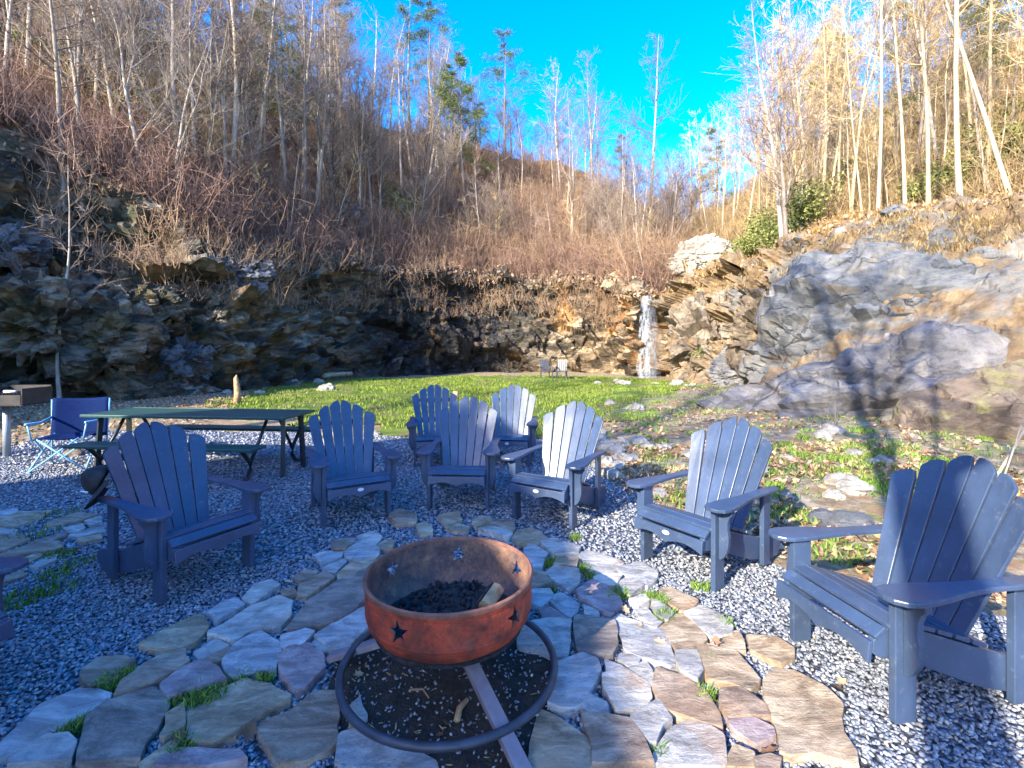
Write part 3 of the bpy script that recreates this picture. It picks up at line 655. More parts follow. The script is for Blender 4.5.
def leaf_shape():
    o = [(0, -1), (.3, -.6), (.6, -.5), (.4, -.1), (.75, .3), (.3, .4), (0, 1), (-.3, .4), (-.75, .3), (-.4, -.1), (-.6, -.5), (-.3, -.6)]
    v = [(0, 0, -.12)] + [(x, y, 0.35 * abs(x) + 0.15 * y * y) for x, y in o]
    return np.array(v), np.array([(0, 1 + i, 1 + (i + 1) % 12) for i in range(12)])
lv, lf = leaf_shape()
def leaves(name, pts, size, mat, tilt=0.5):
    k_ = len(pts); s = rng.uniform(size * 0.6, size * 1.3, (k_, 1, 1)); v_, f_ = scatter(lv, lf, pts, rotmats(k_, tilt) * s)
    return tag(link(name, fast_mesh(name, v_, f_), mat), kind='stuff')
SOILR = gp([(600, 455), (640, 440), (760, 435), (1020, 480), (1100, 520)]) + [(5.5, 3.2)] + gp([(1024, 615), (905, 598), (800, 570), (700, 530), (620, 490)])
def rnd_in(poly, n):
    p = np.array(poly); x = rng.uniform(p[:, 0].min(), p[:, 0].max(), n); y = rng.uniform(p[:, 1].min(), p[:, 1].max(), n); m = inside(x, y, poly); return x[m], y[m]
x, y = rnd_in(SOILR, 7500); m = fbm(np.stack([x, y, 0 * x], -1) * 1.2, 3, 77) > -0.15; x, y = x[m], y[m]
pl = [np.stack([x, y, ground_z(x, y) + 0.02], 1)]
x, y = rnd_in(GRAVEL, 900); m = (x > 0.8) & ~in_stones(x, y); pl.append(np.stack([x[m], y[m], ground_z(x[m], y[m]) + 0.035], 1)[::3])
x, y = rnd_in(gp([(0, 455), (60, 430), (200, 430), (260, 390), (150, 399), (0, 405)]), 6000); pl.append(np.stack([x, y, ground_z(x, y) + 0.03], 1))
x, y = rnd_in(gp([(620, 440), (690, 400), (760, 430), (880, 470), (760, 440)]), 700); pl.append(np.stack([x, y, ground_z(x, y) + 0.03], 1))
x = rng.uniform(.8, 9, 9000); y = rng.uniform(4.5, 20, 9000); m = ~inside(x, y, GRAVEL_W) & ~inside(x, y, LAWN_W) & (fbm(np.stack([x, y, 0 * x], -1) * .8, 4, 71) > rng.uniform(-.2, .3, 9000)); pl.append(np.stack([x, y, ground_z(x, y) + 0.025], 1)[m])
leaves('fallen_leaves', np.concatenate(pl), 0.04, M['leaf'])
sp = np.array([G(a_, b_) + np.array((0, 0, 0.04)) for a_, b_ in [(252, 577), (245, 582), (288, 588), (440, 745), (446, 733), (358, 683), (555, 594), (590, 600), (716, 650), (712, 655), (842, 690), (838, 697), (640, 632), (625, 616), (850, 592), (862, 600), (180, 747), (250, 742), (232, 752), (700, 668), (728, 700), (660, 650)]])
leaves('loose_leaves', sp, 0.035, M['leaf'], 0.3)
# dead leaves lying on the hillsides
n = 60000; ui = rng.integers(40, NU - 30, n); vi = rng.integers(vt - 10, 165, n); q = S[ui, vi] + rng.normal(0, 0.06, (n, 3)); q[:, 2] += 0.05
k_ = (q[:, 1] > 11) & ((ui < np.searchsorted(uu, 11.5)) | (rng.random(n) < .22)); q = q[k_]; leaves('leaf_litter', q, (0.0038 * np.hypot(q[:, 0], q[:, 1]))[:, None, None], M['leaf_dark'], 0.9)

def blades(name, x, y, h, wd, mat, z=0.015, zs=None):
    k_ = len(x); a_ = rng.uniform(0, 2 * np.pi, k_); hh = rng.uniform(h * 0.5, h * 1.3, k_); ln = rng.normal(0, 0.45, (k_, 2)) * hh[:, None]
    b = np.stack([x, y, ground_z(x, y) + z if zs is None else zs], 1); dx = np.stack([np.cos(a_), np.sin(a_), 0 * a_], 1) * wd
    tip = b + np.stack([ln[:, 0], ln[:, 1], hh], 1); mid = b + np.stack([ln[:, 0] * .35, ln[:, 1] * .35, hh * .6], 1)
    V = np.stack([b - dx, b + dx, mid + dx * .7, mid - dx * .7, tip], 1).reshape(-1, 3); i = np.arange(k_)[:, None] * 5
    Fq = np.concatenate([i + np.array((0, 1, 2)), i + np.array((0, 2, 3)), i + np.array((3, 2, 4))])
    return tag(link(name, fast_mesh(name, V, Fq), mat), kind='stuff')
x = rng.uniform(-10, 7, 60000); y = rng.uniform(8, 30, 60000); qn = np.stack([x, y, 0 * x], -1); m = inside(x + 1.2 * fbm(qn * .6, 4, 31), y + 1.5 * fbm(qn * .6, 4, 32), LAWN_W) & ~inside(x, y, LAWN_W) & ~inside(x, y, GRAVEL_W) & (rng.random(60000) < .6); blades('grass_fringe', x[m], y[m], .09, .011, M['grass'])
x, y = rnd_in(LAWN_W, 90000); m = fbm(np.stack([x, y, 0 * x], -1) * 0.8, 5, 5) > rng.uniform(-.25, .3, len(x)); blades('grass', x[m], y[m], 0.085, 0.010, M['grass'])
a_ = np.searchsorted(uu, 10.6); b_ = np.searchsorted(uu, 16.9); ui = rng.integers(a_, b_, 70000); vi = rng.integers(int(np.searchsorted(vv, .72)), int(np.searchsorted(vv, 2.6)), 70000)
q = S[ui, vi] + rng.normal(0, .09, (70000, 3)) * np.array((1, 1, 0)); k_ = (fbm(q * .7, 4, 91) > rng.uniform(-.5, .35, 70000)) & (q[:, 1] > 8); q = q[k_]
blades('straw_grass', q[:, 0], q[:, 1], .16, .013, M['strawgrass'], zs=q[:, 2] - .03)
# green tufts: in the soil on the right, between stones, on the left path
xs, ys = [], []
def tuft(px, py, r_, n_):
    c = G(px, py); a_ = rng.uniform(0, 2 * np.pi, n_); q_ = r_ * np.sqrt(rng.random(n_)); xs.append(c[0] + np.cos(a_) * q_); ys.append(c[1] + np.sin(a_) * q_)
for a_ in [(205, 700, .10, 500), (190, 706, .08, 300), (115, 688, .08, 400), (125, 683, .06, 200), (72, 735, .05, 150), (180, 753, .05, 150), (240, 685, .04, 100), (265, 684, .04, 100), (555, 565, .05, 160), (549, 568, .04, 120), (585, 572, .05, 160), (590, 580, .04, 100), (615, 600, .06, 240), (622, 598, .05, 160), (652, 602, .06, 240), (661, 606, .05, 200), (664, 622, .05, 200), (668, 618, .04, 160), (705, 700, .05, 120), (660, 760, .03, 60), (552, 595, .03, 80), (700, 548, .05, 120), (60, 557, .10, 150), (55, 577, .10, 110), (25, 600, .16, 160), (12, 606, .14, 130), (60, 590, .12, 90), (80, 565, .1, 80), (35, 535, .2, 110), (57, 517, .2, 90), (725, 628, .05, 100), (705, 665, .03, 60), (575, 540, .05, 80), (700, 590, .06, 100)]: tuft(*a_)
blades('grass_tufts', np.concatenate(xs), np.concatenate(ys), 0.045, 0.004, M['weed'], 0.02)
xs, ys = [], []
for _ in range(105):
    px, py = random.choice([(random.uniform(640, 1000), random.uniform(436, 560)), (random.uniform(590, 700), random.uniform(385, 450)), (random.uniform(860, 960), random.uniform(465, 500)), (random.uniform(760, 890), random.uniform(440, 480))])
    tuft(px, py, random.uniform(.08, .3), random.randint(40, 170))
x = rng.uniform(.8, 8, 16000); y = rng.uniform(5, 20, 16000); m = ~inside(x, y, LAWN_W) & (fbm(np.stack([x, y, 0 * x], -1) * .9, 4, 73) > rng.uniform(-.1, .3, 16000)); xs.append(x[m]); ys.append(y[m])
x = np.concatenate(xs); y = np.concatenate(ys); m = ~inside(x, y, GRAVEL_W)
blades('weeds', x[m], y[m], 0.055, 0.007, M['weed'])

# ------------------------------------------------------------------ boulders
bm = bmesh.new(); bmesh.ops.create_icosphere(bm, subdivisions=6, radius=1); B_v = np.array([v.co[:] for v in bm.verts]); B_f = np.array([[v.index for v in f.verts] for f in bm.faces]); bm.free()
bm = bmesh.new(); bmesh.ops.create_icosphere(bm, subdivisions=3, radius=1); b_v = np.array([v.co[:] for v in bm.verts]); b_f = np.array([[v.index for v in f.verts] for f in bm.faces]); bm.free()
def boulder(name, c, dims, rot, mat, label, seed, amp=0.25, big=True, blocky=0.0, cat='boulder', group=None, power=1.0, ridge=0.0):
    v, f = (B_v, B_f) if big else (b_v, b_f)
    d = np.asarray(dims, float); p = v.copy()
    if power != 1: p = np.sign(p) * np.abs(p) ** power; 
    p = p * d; q = p + np.asarray(c)
    mean = d.mean(); disp = fbm(q / mean * 0.9, 7 if big else 5, seed) * amp * mean; cr0 = fbm(q / mean * np.array((1.3, 1.3, 3.0)), 6, seed + 7); disp = disp + big * mean * (-0.10 * np.exp(-(cr0 / 0.05) ** 2) - 0.12 * np.abs(fbm(q / mean * np.array((2.2, 2.2, 4.5)) + 3, 6, seed + 11)) + 0.10 * worley(q / mean * np.array((1.1, 1.1, 1.9)), seed + 13, True)[3] + 0.07 * worley(q / mean * np.array((2.6, 2.6, 4.5)), seed + 17, True)[3])
    if blocky:
        _, _, id_ = worley(q / mean * 1.6, seed); _, _, id2 = worley(q / mean * 3.6, seed + 1); disp = disp + (id_ - .5) * blocky * mean + (id2 - .5) * blocky * .45 * mean
    if ridge: disp = disp - ridge * mean * np.abs(fbm(q / mean * np.array((0.6, 0.6, 1.6)), 4, seed + 3))
    n = v / np.linalg.norm(v, axis=1)[:, None]; p = p + n * disp[:, None]
    Mx = np.array(Matrix.Rotation(rot[2], 3, 'Z') @ Matrix.Rotation(rot[1], 3, 'Y') @ Matrix.Rotation(rot[0], 3, 'X'))
    p = p @ Mx.T
    o = link(name, fast_mesh(name, p, f, True), mat); o.location = tuple(c)
    o.data.set_sharp_from_angle(angle=R(30 if blocky else 22))
    return tag(o, label, cat, group)
boulder('boulder', P(918, 362, 13.7), (4.4, 2.7, 3.75), (0, R(-6), R(-20)), M['b_blue'], 'huge smooth blue-grey rock sloping down the right bank below the trees', 3, 0.22, ridge=0.2)
boulder('boulder', P(925, 428, 10.3), (3.8, 1.8, 2.1), (0, R(-6), R(-12)), M['b_purple'], 'broad mauve and white streaked boulder at the foot of the right bank', 8, 0.25, ridge=0.35)
boulder('boulder', P(765, 420, 11.6), (1.7, 1.1, 1.0), (0, R(-12), R(-10)), M['b_purple'], 'low mauve boulder tapering to a point at the left end of the streaked rock', 12, 0.25, ridge=0.3)
boulder('boulder', P(1015, 472, 7.8), (2.3, 1.2, 1.7), (0, R(-10), R(-25)), M['b_brown'], 'brown and black stained boulder nearest the chair at the right edge', 15, 0.25, ridge=0.3)
boulder('boulder', P(1015, 385, 11.9), (2.5, 1.7, 2.2), (0, R(4), R(-15)), M['b_brown'], 'brown weathered rock ledge above the mauve streaked boulder', 44, 0.3, ridge=0.4)
boulder('boulder', P(750, 375, 17.0), (1.4, 1.0, 1.3), (0, R(-10), 0), M['b_grey'], 'pale smooth wedge of rock at the left foot of the right bank', 18, 0.2, ridge=0.3)
boulder('craggy_rock', P(775, 335, 16.6), (1.5, 1.3, 1.8), (0, R(24), 0), M['b_tan'], 'broken tan and ochre rock face left of the huge smooth rock', 22, 0.25, blocky=0.75, cat='rock')
boulder('craggy_rock', P(712, 345, 21.5), (1.7, 1.3, 2.3), (0, R(40), 0), M['b_tan'], 'craggy tan rock face between the waterfall and the right bank', 25, 0.25, blocky=0.75, cat='rock')
boulder('rock_ledge', P(704, 262, 28.6), (2.1, 1.4, 1.55), (0, R(5), 0), M['b_cream'], 'sunlit cream rock ledge in the gap behind the waterfall', 28, 0.2, cat='rock', ridge=0.3)
boulder('rock_ledge', P(655, 245, 42), (2.6, 2, 1.6), (0, R(-25), 0), M['b_tan'], 'tilted tan bedrock ledges on the slope above the waterfall', 29, 0.3, blocky=0.35, cat='rock')
for (px, py, Y, d, mk, lab) in [(845, 236, 16.2, (.36, .3, .36), 'b_cream', 'upright pale stone standing on the crest of the right bank'), (893, 212, 15.6, (.3, .3, .2), 'b_blue', 'small dark grey stone on the crest under the trees'),
    (942, 240, 13.4, (.55, .4, .16), 'b_blue', 'flat slate-blue stone lying on the brown slope above the huge rock'), (905, 214, 15.2, (.8, .4, .12), 'b_blue', 'thin flat stone slab beside the small dark crest stone'), (970, 206, 14, (.25, .2, .12), 'b_cream', 'small cream stone on the crest at far right'),
    (1000, 236, 13, (.8, .5, .12), 'b_tan', 'flat tan slab on the right bank near the picture edge')]:
    boulder('stone', P(px, py, Y), d, (0, 0, random.uniform(-.4, .4)), M[mk], lab, int(px), 0.3, False, 0.25, cat='stone')
for (px, py, Y, d, mk, lab) in [(232, 280, 20.2, (1.5, 1.0, 1.3), 'dark_block', 'dark blue-grey block jutting from the left cliff'), (218, 318, 19, (.6, .5, 1.3), 'b_tan', 'narrow orange slab leaning on the left cliff'),
    (150, 305, 16.3, (1.2, .7, .55), 'cliff', 'ochre rock shelf on the left cliff behind the picnic table'), (110, 335, 15.2, (1.3, .7, .9), 'cliff', 'broad dark rock bulge low on the left cliff'), (35, 330, 14.2, (1.6, .9, 1.3), 'cliff', 'mossy rock bulge of the cliff behind the grill'),
    (8, 252, 15, (.9, .6, .5), 'dark_block', 'blue-grey rock at the left edge of the cliff'), (345, 218, 29, (1.1, .6, .8), 'dark_block', 'blue-grey stone high in the reddish brush'), (180, 365, 17, (1.0, .7, .7), 'dark_block', 'grey fallen blocks at the cliff foot behind the picnic table')]:
    boulder('cliff_block', P(px, py, Y), d, (random.uniform(-.3, .3), random.uniform(-.5, .2), random.uniform(-.4, .4)), M[mk], lab, int(px) + 5, 0.3, True, 0.8, cat='rock')
# rubble edging the lawn
rub = []
for i in range(70):
    px, py = random.choice([(random.uniform(595, 700), random.uniform(378, 392)), (random.uniform(590, 650), random.uniform(400, 470)), (random.uniform(595, 640), random.uniform(440, 480)), (random.uniform(300, 620), random.uniform(434, 441)), (random.uniform(640, 900), random.uniform(440, 500)), (random.uniform(200, 350), random.uniform(376, 398))])
    g = G(px, py); s_ = random.uniform(.06, .17) * (1.5 if py < 395 else 1)
    if py < 400 and px < 350: s_ *= 1.3
    z = float(ground_z(g[0], g[1]))
    cellk = ('at the far left of the lawn' if px < 350 and py < 400 else 'along the near lawn edge' if px < 590 else 'at the far right of the lawn' if py < 395 else 'beside the flat boards' if px < 650 else 'in the weeds left of the boulders' if px < 760 else 'in the weeds below the mauve boulder')
    rub.append((px, cellk, boulder('small_rock', (g[0], g[1], z + s_ * .25), (s_ * 1.3, s_, s_ * .6), (0, 0, random.uniform(0, 3)), M['rubble'], 'x', i, .3, False, .35, cat='rock', group='small rocks scattered around the lawn')))
for ck in {q[1] for q in rub}:
    for i, q in enumerate(sorted([q for q in rub if q[1] == ck], key=lambda q: q[0])):
        q[2]['label'] = f"small rough rock {ck}, " + ['first', 'second', 'third', 'fourth', 'fifth', 'sixth', 'seventh', 'eighth', 'ninth', 'tenth', 'eleventh', 'twelfth', 'thirteenth', 'fourteenth', 'fifteenth', 'sixteenth', 'seventeenth', 'eighteenth', 'nineteenth', 'twentieth', 'twenty-first', 'twenty-second', 'twenty-third', 'twenty-fourth', 'twenty-fifth', 'twenty-sixth'][min(i, 25)] + ' from left'
boulder('stone', G(707, 506) + np.array((0, 0, .08)), (.2, .16, .14), (0, 0, .4), M['b_cream'], 'pale rock on the gravel edge behind the angled chair on the right', 91, .3, False, .3, cat='stone')
boulder('stone', G(838, 522) + np.array((0, 0, .02)), (.28, .2, .07), (0, 0, .2), M['b_blue'], 'flat blue-grey stone in the leaves behind the right edge chair', 92, .3, False, .3, cat='stone')
boulder('stone', G(75, 455) + np.array((0, 0, .02)), (.12, .1, .07), (0, 0, .2), M['b_tan'], 'small rock on the gravel below the blue camp chair', 93, .3, False, .3, cat='stone')

# ------------------------------------------------------------------ waterfall
def m_water():
    t = NT('falling_water', 0.25, 0.5); mp = t.mapping((3, 3, 0.3)); n = t.noise(2.2, 8, mp, 0.75)
    t.color((0.45, 0.48, 0.53)); t.l(t.ramp(n, [(0.45, (0.0,) * 3), (0.70, (0.5,) * 3)]), t.b.inputs['Alpha']); t.bump(n, 0.6, 0.05); return t.m
M['water'] = m_water()
mb = MB(); NW, NH = 14, 40
for layer, off in ((0, 0), (1, 0.12), (2, 0.22)):
    V = []
    for j in range(NH):
        t_ = j / (NH - 1); wd = 0.34 + 0.34 * t_ ** 0.7; py = 296 + t_ * 82
        c = P(648 + 0.5 * math.sin(t_ * 3), py, 27.2 - 1.5 * t_ ** 0.5 - off)
        for i in range(NW):
            a_ = i / (NW - 1) * 2 - 1
            V.append(c + np.array((a_ * wd * (1 - .2 * layer), -0.22 * (1 - a_ * a_) + 0.05 * random.uniform(-1, 1), 0)))
    mb.add(V, [(j * NW + i, j * NW + i + 1, (j + 1) * NW + i + 1, (j + 1) * NW + i) for j in range(NH - 1) for i in range(NW - 1)])
tag(mb.build('waterfall', M['water'], smooth=True), kind='structure')

# ------------------------------------------------------------------ adirondack chairs
def arm_outline(s): return [(s * x, y) for x, y in [(.25, -.06), (.262, -.105), (.29, -.132), (.33, -.14), (.37, -.132), (.402, -.10), (.414, -.05), (.41, .03), (.398, .11), (.378, .2), (.362, .3), (.356, .42), (.36, .55), (.362, .64), (.345, .685), (.31, .69), (.285, .66), (.278, .55), (.28, .4), (.28, .28), (.268, .16), (.253, .05)]]
def make_chair(label, mat):
    t = empty('adirondack_chair', label=label, cat='chair', group='slate adirondack chairs')
    # seat: slats following the curved rails, scalloped apron in front
    path = [(.44, .262), (.385, .283), (.325, .305), (.265, .327), (.205, .349), (.145, .371), (.085, .39), (.03, .402), (-.03, .402)]
    mb = MB()
    slats = [((.45, .262), (.375, .289)), ((.360, .294), (.284, .321)), ((.269, .326), (.195, .351)), ((.180, .356), (.108, .379)), ((.093, .384), (.026, .398)), ((.010, .400), (-.054, .394)), ((-.068, .388), (-.120, .352))]
    for (y0, z0), (y1, z1) in slats: mb.bar((0, y0, z0), (0, y1, z1), .555, .02, up=(0, 0, 1))
    mb2 = []
    nx = 28; top = [(-.277 + .554 * i / nx) for i in range(nx + 1)]
    poly = [(x, .342) for x in top] + [(x, .262 - .012 + .034 * abs(math.sin(math.pi * 2 * x / .554)) ** 0.8) for x in reversed(top)]
    v = []
    for yy in (-.150, -.130):
        for x, z in poly: v.append((x, yy + (.342 - z) * -0.12, z))
    n = len(poly); h = nx + 1; Fc = []
    for i in range(nx):
        a, b, c, d = i, i + 1, n - 2 - i, n - 1 - i; Fc.append((a, b, c, d)); Fc.append((a + n, d + n, c + n, b + n))
    Fc += [(i, i + n, (i + 1) % n + n, (i + 1) % n) for i in range(n)]
    mb.add(v, Fc); mb.build('seat', mat, t, bevel=.004)
    # two side rails
    rail = [(-.128, .285), (-.12, .335), (-.09, .372), (-.03, .388), (.05, .382), (.2, .33), (.44, .245), (.56, .205), (.80, .165), (.86, .15), (.885, .115), (.87, .06), (.82, .012), (.70, .012), (.45, .07), (.25, .15), (.05, .235), (-.09, .262)]
    for s in (-1, 1):
        mb = MB(); mb.prism(rail, s * .235, s * .268, (1, 2, 0)); mb.build('side_rail', mat, t, bevel=.004)
    # legs
    for s in (-1, 1):
        mb = MB(); mb.box((s * .288, .0, .271), (.034, .105, .542)); mb.build('leg', mat, t, bevel=.004)
        mb = MB(); mb.box((s * .288, .60, .275), (.034, .085, .53)); mb.build('leg', mat, t, bevel=.004)
        mb = MB(); mb.prism([(s * x, z) for x, z in [(.306, .541), (.398, .541), (.398, .515), (.378, .49), (.366, .455), (.366, .41), (.374, .36), (.372, .31), (.36, .26), (.34, .225), (.32, .208), (.306, .205)]], -.016, .016, (0, 2, 1)); mb.build('arm_bracket', mat, t, bevel=.003)
        mb = MB(); mb.prism(arm_outline(s), .543, .567, (0, 1, 2)); mb.build('armrest', mat, t, bevel=.006)
    # fan back, six slats with rounded tops, slightly dished
    mb = MB(); L = [.735, .82, .87]; rec = R(25)
    for s in (-1, 1):
        for k_ in range(3):
            xb0, xb1 = s * (.003 + .075 * k_), s * (.075 * (k_ + 1) - .003); xt0, xt1 = s * (.003 + .112 * k_), s * (.112 * (k_ + 1) - .004)
            ln = L[2 - k_]; outl = []
            rows = 7
            left = [(xb0 + (xt0 - xb0) * q / rows, ln * .93 * q / rows) for q in range(rows + 1)]
            right = [(xb1 + (xt1 - xb1) * q / rows, ln * .93 * q / rows) for q in range(rows + 1)]
            inn = 1.0 if k_ == 2 else 1.0
            arc = []
            for q in range(1, 8):
                a_ = q / 8; x = xt0 + (xt1 - xt0) * a_
                hi = math.sin(math.pi * (a_ * .72 + .28)) if True else 0
                arc.append((x, ln * .93 + ln * .07 * (math.sin(math.pi * min(1, a_ * .62 + .34)) if k_ < 9 else 0)))
            outl = left + arc + right[::-1]
            def place(x, l, dt):
                dish = .55 * x * x
                y = .40 + l * math.sin(rec) - dish * 1.0 - dt * math.cos(rec); z = .235 + l * math.cos(rec) + dt * math.sin(rec)
                return (x, y, z)
            n = len(outl); v = [place(x, l, .011) for x, l in outl] + [place(x, l, -.011) for x, l in outl]
            mb.add(v, [tuple(range(n)), tuple(range(2 * n - 1, n - 1, -1))] + [(i, i + n, (i + 1) % n + n, (i + 1) % n) for i in range(n)])
    mb.build('backrest', mat, t, bevel=.003)
    mb = MB(); mb.box((0, .612, .523), (.54, .03, .07)); mb.box((0, .452, .215), (.47, .03, .09)); mb.box((0, .735, .80), (.46, .022, .05)); mb.build('back_brace', mat, t, bevel=.003)
    mb = MB(); a_ = np.linspace(0, 2 * np.pi, 20, endpoint=False); mb.prism([(.028 * math.cos(q), .316 + .014 * math.sin(q)) for q in a_], -.158, -.148, (0, 2, 1)); mb.build('badge', M['badge'], t)
    return t
def copy_tree(o, parent=None):
    c = o.copy(); C.objects.link(c)
    if parent: c.parent = parent
    for ch in list(o.children): copy_tree(ch, c)
    return c
proto = make_chair('x', M['chair'])
CH = [(-2.055, 3.24, .88, -.475, 'slate adirondack chair at left with a black cap hung on its arm'),
 (-1.43, 4.42, .51, -.86, 'slate adirondack chair beside the right end of the picnic table'),
 (-1.02, 6.5, .20, -.97, 'slate adirondack chair of the back row, standing left'),
 (-.53, 4.76, -.06, -1, 'slate adirondack chair straight behind the fire pit, facing the camera'),
 (-.05, 6.5, -.12, -1, 'slate adirondack chair of the back row, standing right'),
 (.29, 4.37, -.52, -.85, 'slate adirondack chair right of centre, its arm nearly touching that of the front-facing one'),
 (1.18, 3.38, -.82, -.577, 'slate adirondack chair standing alone between the centre group and the right edge chair'),
 (1.61, 2.32, -.985, -.16, 'largest slate adirondack chair, nearest at the right edge of the picture'),
 (-2.43, 1.92, 1, .03, 'slate adirondack chair cut off by the left edge, only its arm tip seen')]
for i, (x, y, fx, fy, lab) in enumerate(CH):
    o = copy_tree(proto)
    if i in (0, 3, 7, 8):
        for ch in list(o.children):
            if ch.name.startswith('badge'): bpy.data.objects.remove(ch)
    o.location = (x, y, 0.02); o.rotation_euler = (0, 0, math.atan2(fx, -fy)); o['label'] = lab
for ch in list(proto.children): bpy.data.objects.remove(ch)
bpy.data.objects.remove(proto)
bpy.context.view_layer.update()

# ------------------------------------------------------------------ cap on the left chair
def rot3(rx, ry, rz): return Matrix.Rotation(rz, 3, 'Z') @ Matrix.Rotation(ry, 3, 'Y') @ Matrix.Rotation(rx, 3, 'X')
cap = empty('baseball_cap', tuple(P(103, 480, 3.28)), label='black baseball cap with a white emblem hanging on the left chair', cat='cap')
mb = MB(); NA, NR = 28, 8; V = []
for j in range(NR + 1):
    ph = j / NR * math.pi / 2
    for i in range(NA):
        a_ = 2 * math.pi * i / NA; r_ = .092 * math.cos(ph) ** .8; cr = 1 + .10 * math.sin(3 * a_ + 2) * (1 - j / NR)
        V.append((r_ * math.cos(a_) * cr, r_ * math.sin(a_) * 1.1 * cr, .115 * math.sin(ph) * (1 + .1 * math.sin(2 * a_ + 1))))
mb.add(V, [(j * NA + i, j * NA + (i + 1) % NA, (j + 1) * NA + (i + 1) % NA, (j + 1) * NA + i) for j in range(NR) for i in range(NA)]); cr_ = mb.build('crown', M['cap'], cap, True)
m_ = cr_.modifiers.new('s', 'SOLIDIFY'); m_.thickness = .003
mb = MB(); V = []
for z in (0, .004):
    for i in range(13):
        a_ = math.pi * (i / 12) + math.pi
        for r_ in (.085, .13, .165):
            x = r_ * math.cos(a_) * (1 if r_ < .1 else .82); y = -.02 + r_ * math.sin(a_) * 1.1
            V.append((x, y, z - 2.6 * x * x))
f_c = []
for l_ in (0, 39):
    for i in range(12):
        for j in range(2): b = l_ + i * 3 + j; f_c.append((b, b + 1, b + 4, b + 3))
mb.add(V, f_c); mb.build('brim', M['cap'], cap, True)
mb = MB(); mb.prism([(-.028, .03), (.028, .035), (.008, .075)], -.106, -.098, (0, 2, 1)); mb.build('emblem', M['white'], cap)
cap.rotation_euler = (R(62), R(-25), R(-48))

# ------------------------------------------------------------------ fire pit
pit = empty('fire_pit', (PIT[0], PIT[1], 0.02), label='rusty round steel fire pit with cut-out stars on a ring base', cat='fire pit')
prof = [(.376, .517), (.380, .530), (.388, .534), (.395, .528), (.395, .512), (.389, .501), (.389, .493), (.385, .491), (.385, .487), (.388, .485), (.387, .385), (.382, .382), (.382, .377), (.385, .374), (.376, .345), (.352, .312), (.315, .284), (.255, .262), (.13, .247), (.0, .244)]
inner = [(0, .252), (.13, .255), (.25, .270), (.308, .291), (.343, .317), (.366, .347), (.376, .378), (.379, .50)]
def lathe(pr, n=96, close=True):
    V = []; k_ = len(pr)
    for r_, z in pr:
        for i in range(n):
            a_ = 2 * math.pi * i / n; V.append((max(r_, 1e-4) * math.cos(a_), max(r_, 1e-4) * math.sin(a_), z))
    return V, [(j * n + i, j * n + (i + 1) % n, (j + 1) * n + (i + 1) % n, (j + 1) * n + i) for j in range(k_ - 1 + (1 if close else 0)) for i in range(n)] if not close else [(j * n + i, j * n + (i + 1) % n, ((j + 1) % k_) * n + (i + 1) % n, ((j + 1) % k_) * n + i) for j in range(k_) for i in range(n)]
loop = prof + inner
mb = MB(); V, Fc = lathe(loop); mb.add(V, Fc); me = mb.mesh('bowl', True)
bm = bmesh.new(); bm.from_mesh(me); bmesh.ops.remove_doubles(bm, verts=bm.verts, dist=1e-3); bmesh.ops.recalc_face_normals(bm, faces=bm.faces); bm.to_mesh(me); bm.free()
bowl = link('bowl', me, M['rust'], pit)
cm = MB()
for ang in (-25, 53, 123, 180, 238, 285):
    th = R(ang) - math.pi / 2; c = np.array((math.cos(th), math.sin(th), 0)); tx = np.array((-math.sin(th), math.cos(th), 0)); V = []
    for rr in (.30, .45):
        for q in range(10):
            a_ = math.pi / 2 + q * math.pi / 5 + R(6); r_ = .054 if q % 2 == 0 else .0215
            V.append(c * rr + tx * r_ * math.cos(a_) + np.array((0, 0, .435 + r_ * math.sin(a_))))
    cm.add(V, [tuple(range(10)), tuple(range(19, 9, -1))] + [(i, i + 10, (i + 1) % 10 + 10, (i + 1) % 10) for i in range(10)])
cut = cm.build('cut', None); cut.parent = pit
bo = bowl.modifiers.new('stars', 'BOOLEAN'); bo.operation = 'DIFFERENCE'; bo.object = cut; bo.solver = 'EXACT'
bpy.context.view_layer.update(); dg = bpy.context.evaluated_depsgraph_get()
nm = bpy.data.meshes.new_from_object(bowl.evaluated_get(dg)); bowl.modifiers.clear(); bowl.data = nm
if not nm.materials: nm.materials.append(M['rust'])
bpy.data.objects.remove(cut)
try: nm.set_sharp_from_angle(angle=R(40))
except Exception: pass
nm.materials.append(M['soot']); nm.materials.append(M['rim'])
for p in nm.polygons:
    c = p.center; r_ = math.hypot(c.x, c.y)
    if (p.normal.x * c.x + p.normal.y * c.y < -0.01 * r_ or (p.normal.z > .5 and r_ < .35)) and c.z < .51: p.material_index = 1
    if c.z > .512: p.material_index = 2
mb = MB(); a_ = np.linspace(0, 2 * np.pi, 97); mb.tube([(.495 * math.cos(q), .495 * math.sin(q), .095) for q in a_], .0175, 12, False); mb.build('base_ring', M['iron'], pit, True)
for ang in (-57, 55, 167):
    th = R(ang); d = np.array((math.cos(th), math.sin(th), 0)); mb = MB()
    mb.bar(d * .12 + np.array((0, 0, .232)), d * .64 + np.array((0, 0, .018)), .062, .03); mb.build('leg', M['legsteel'], pit, bevel=.003)
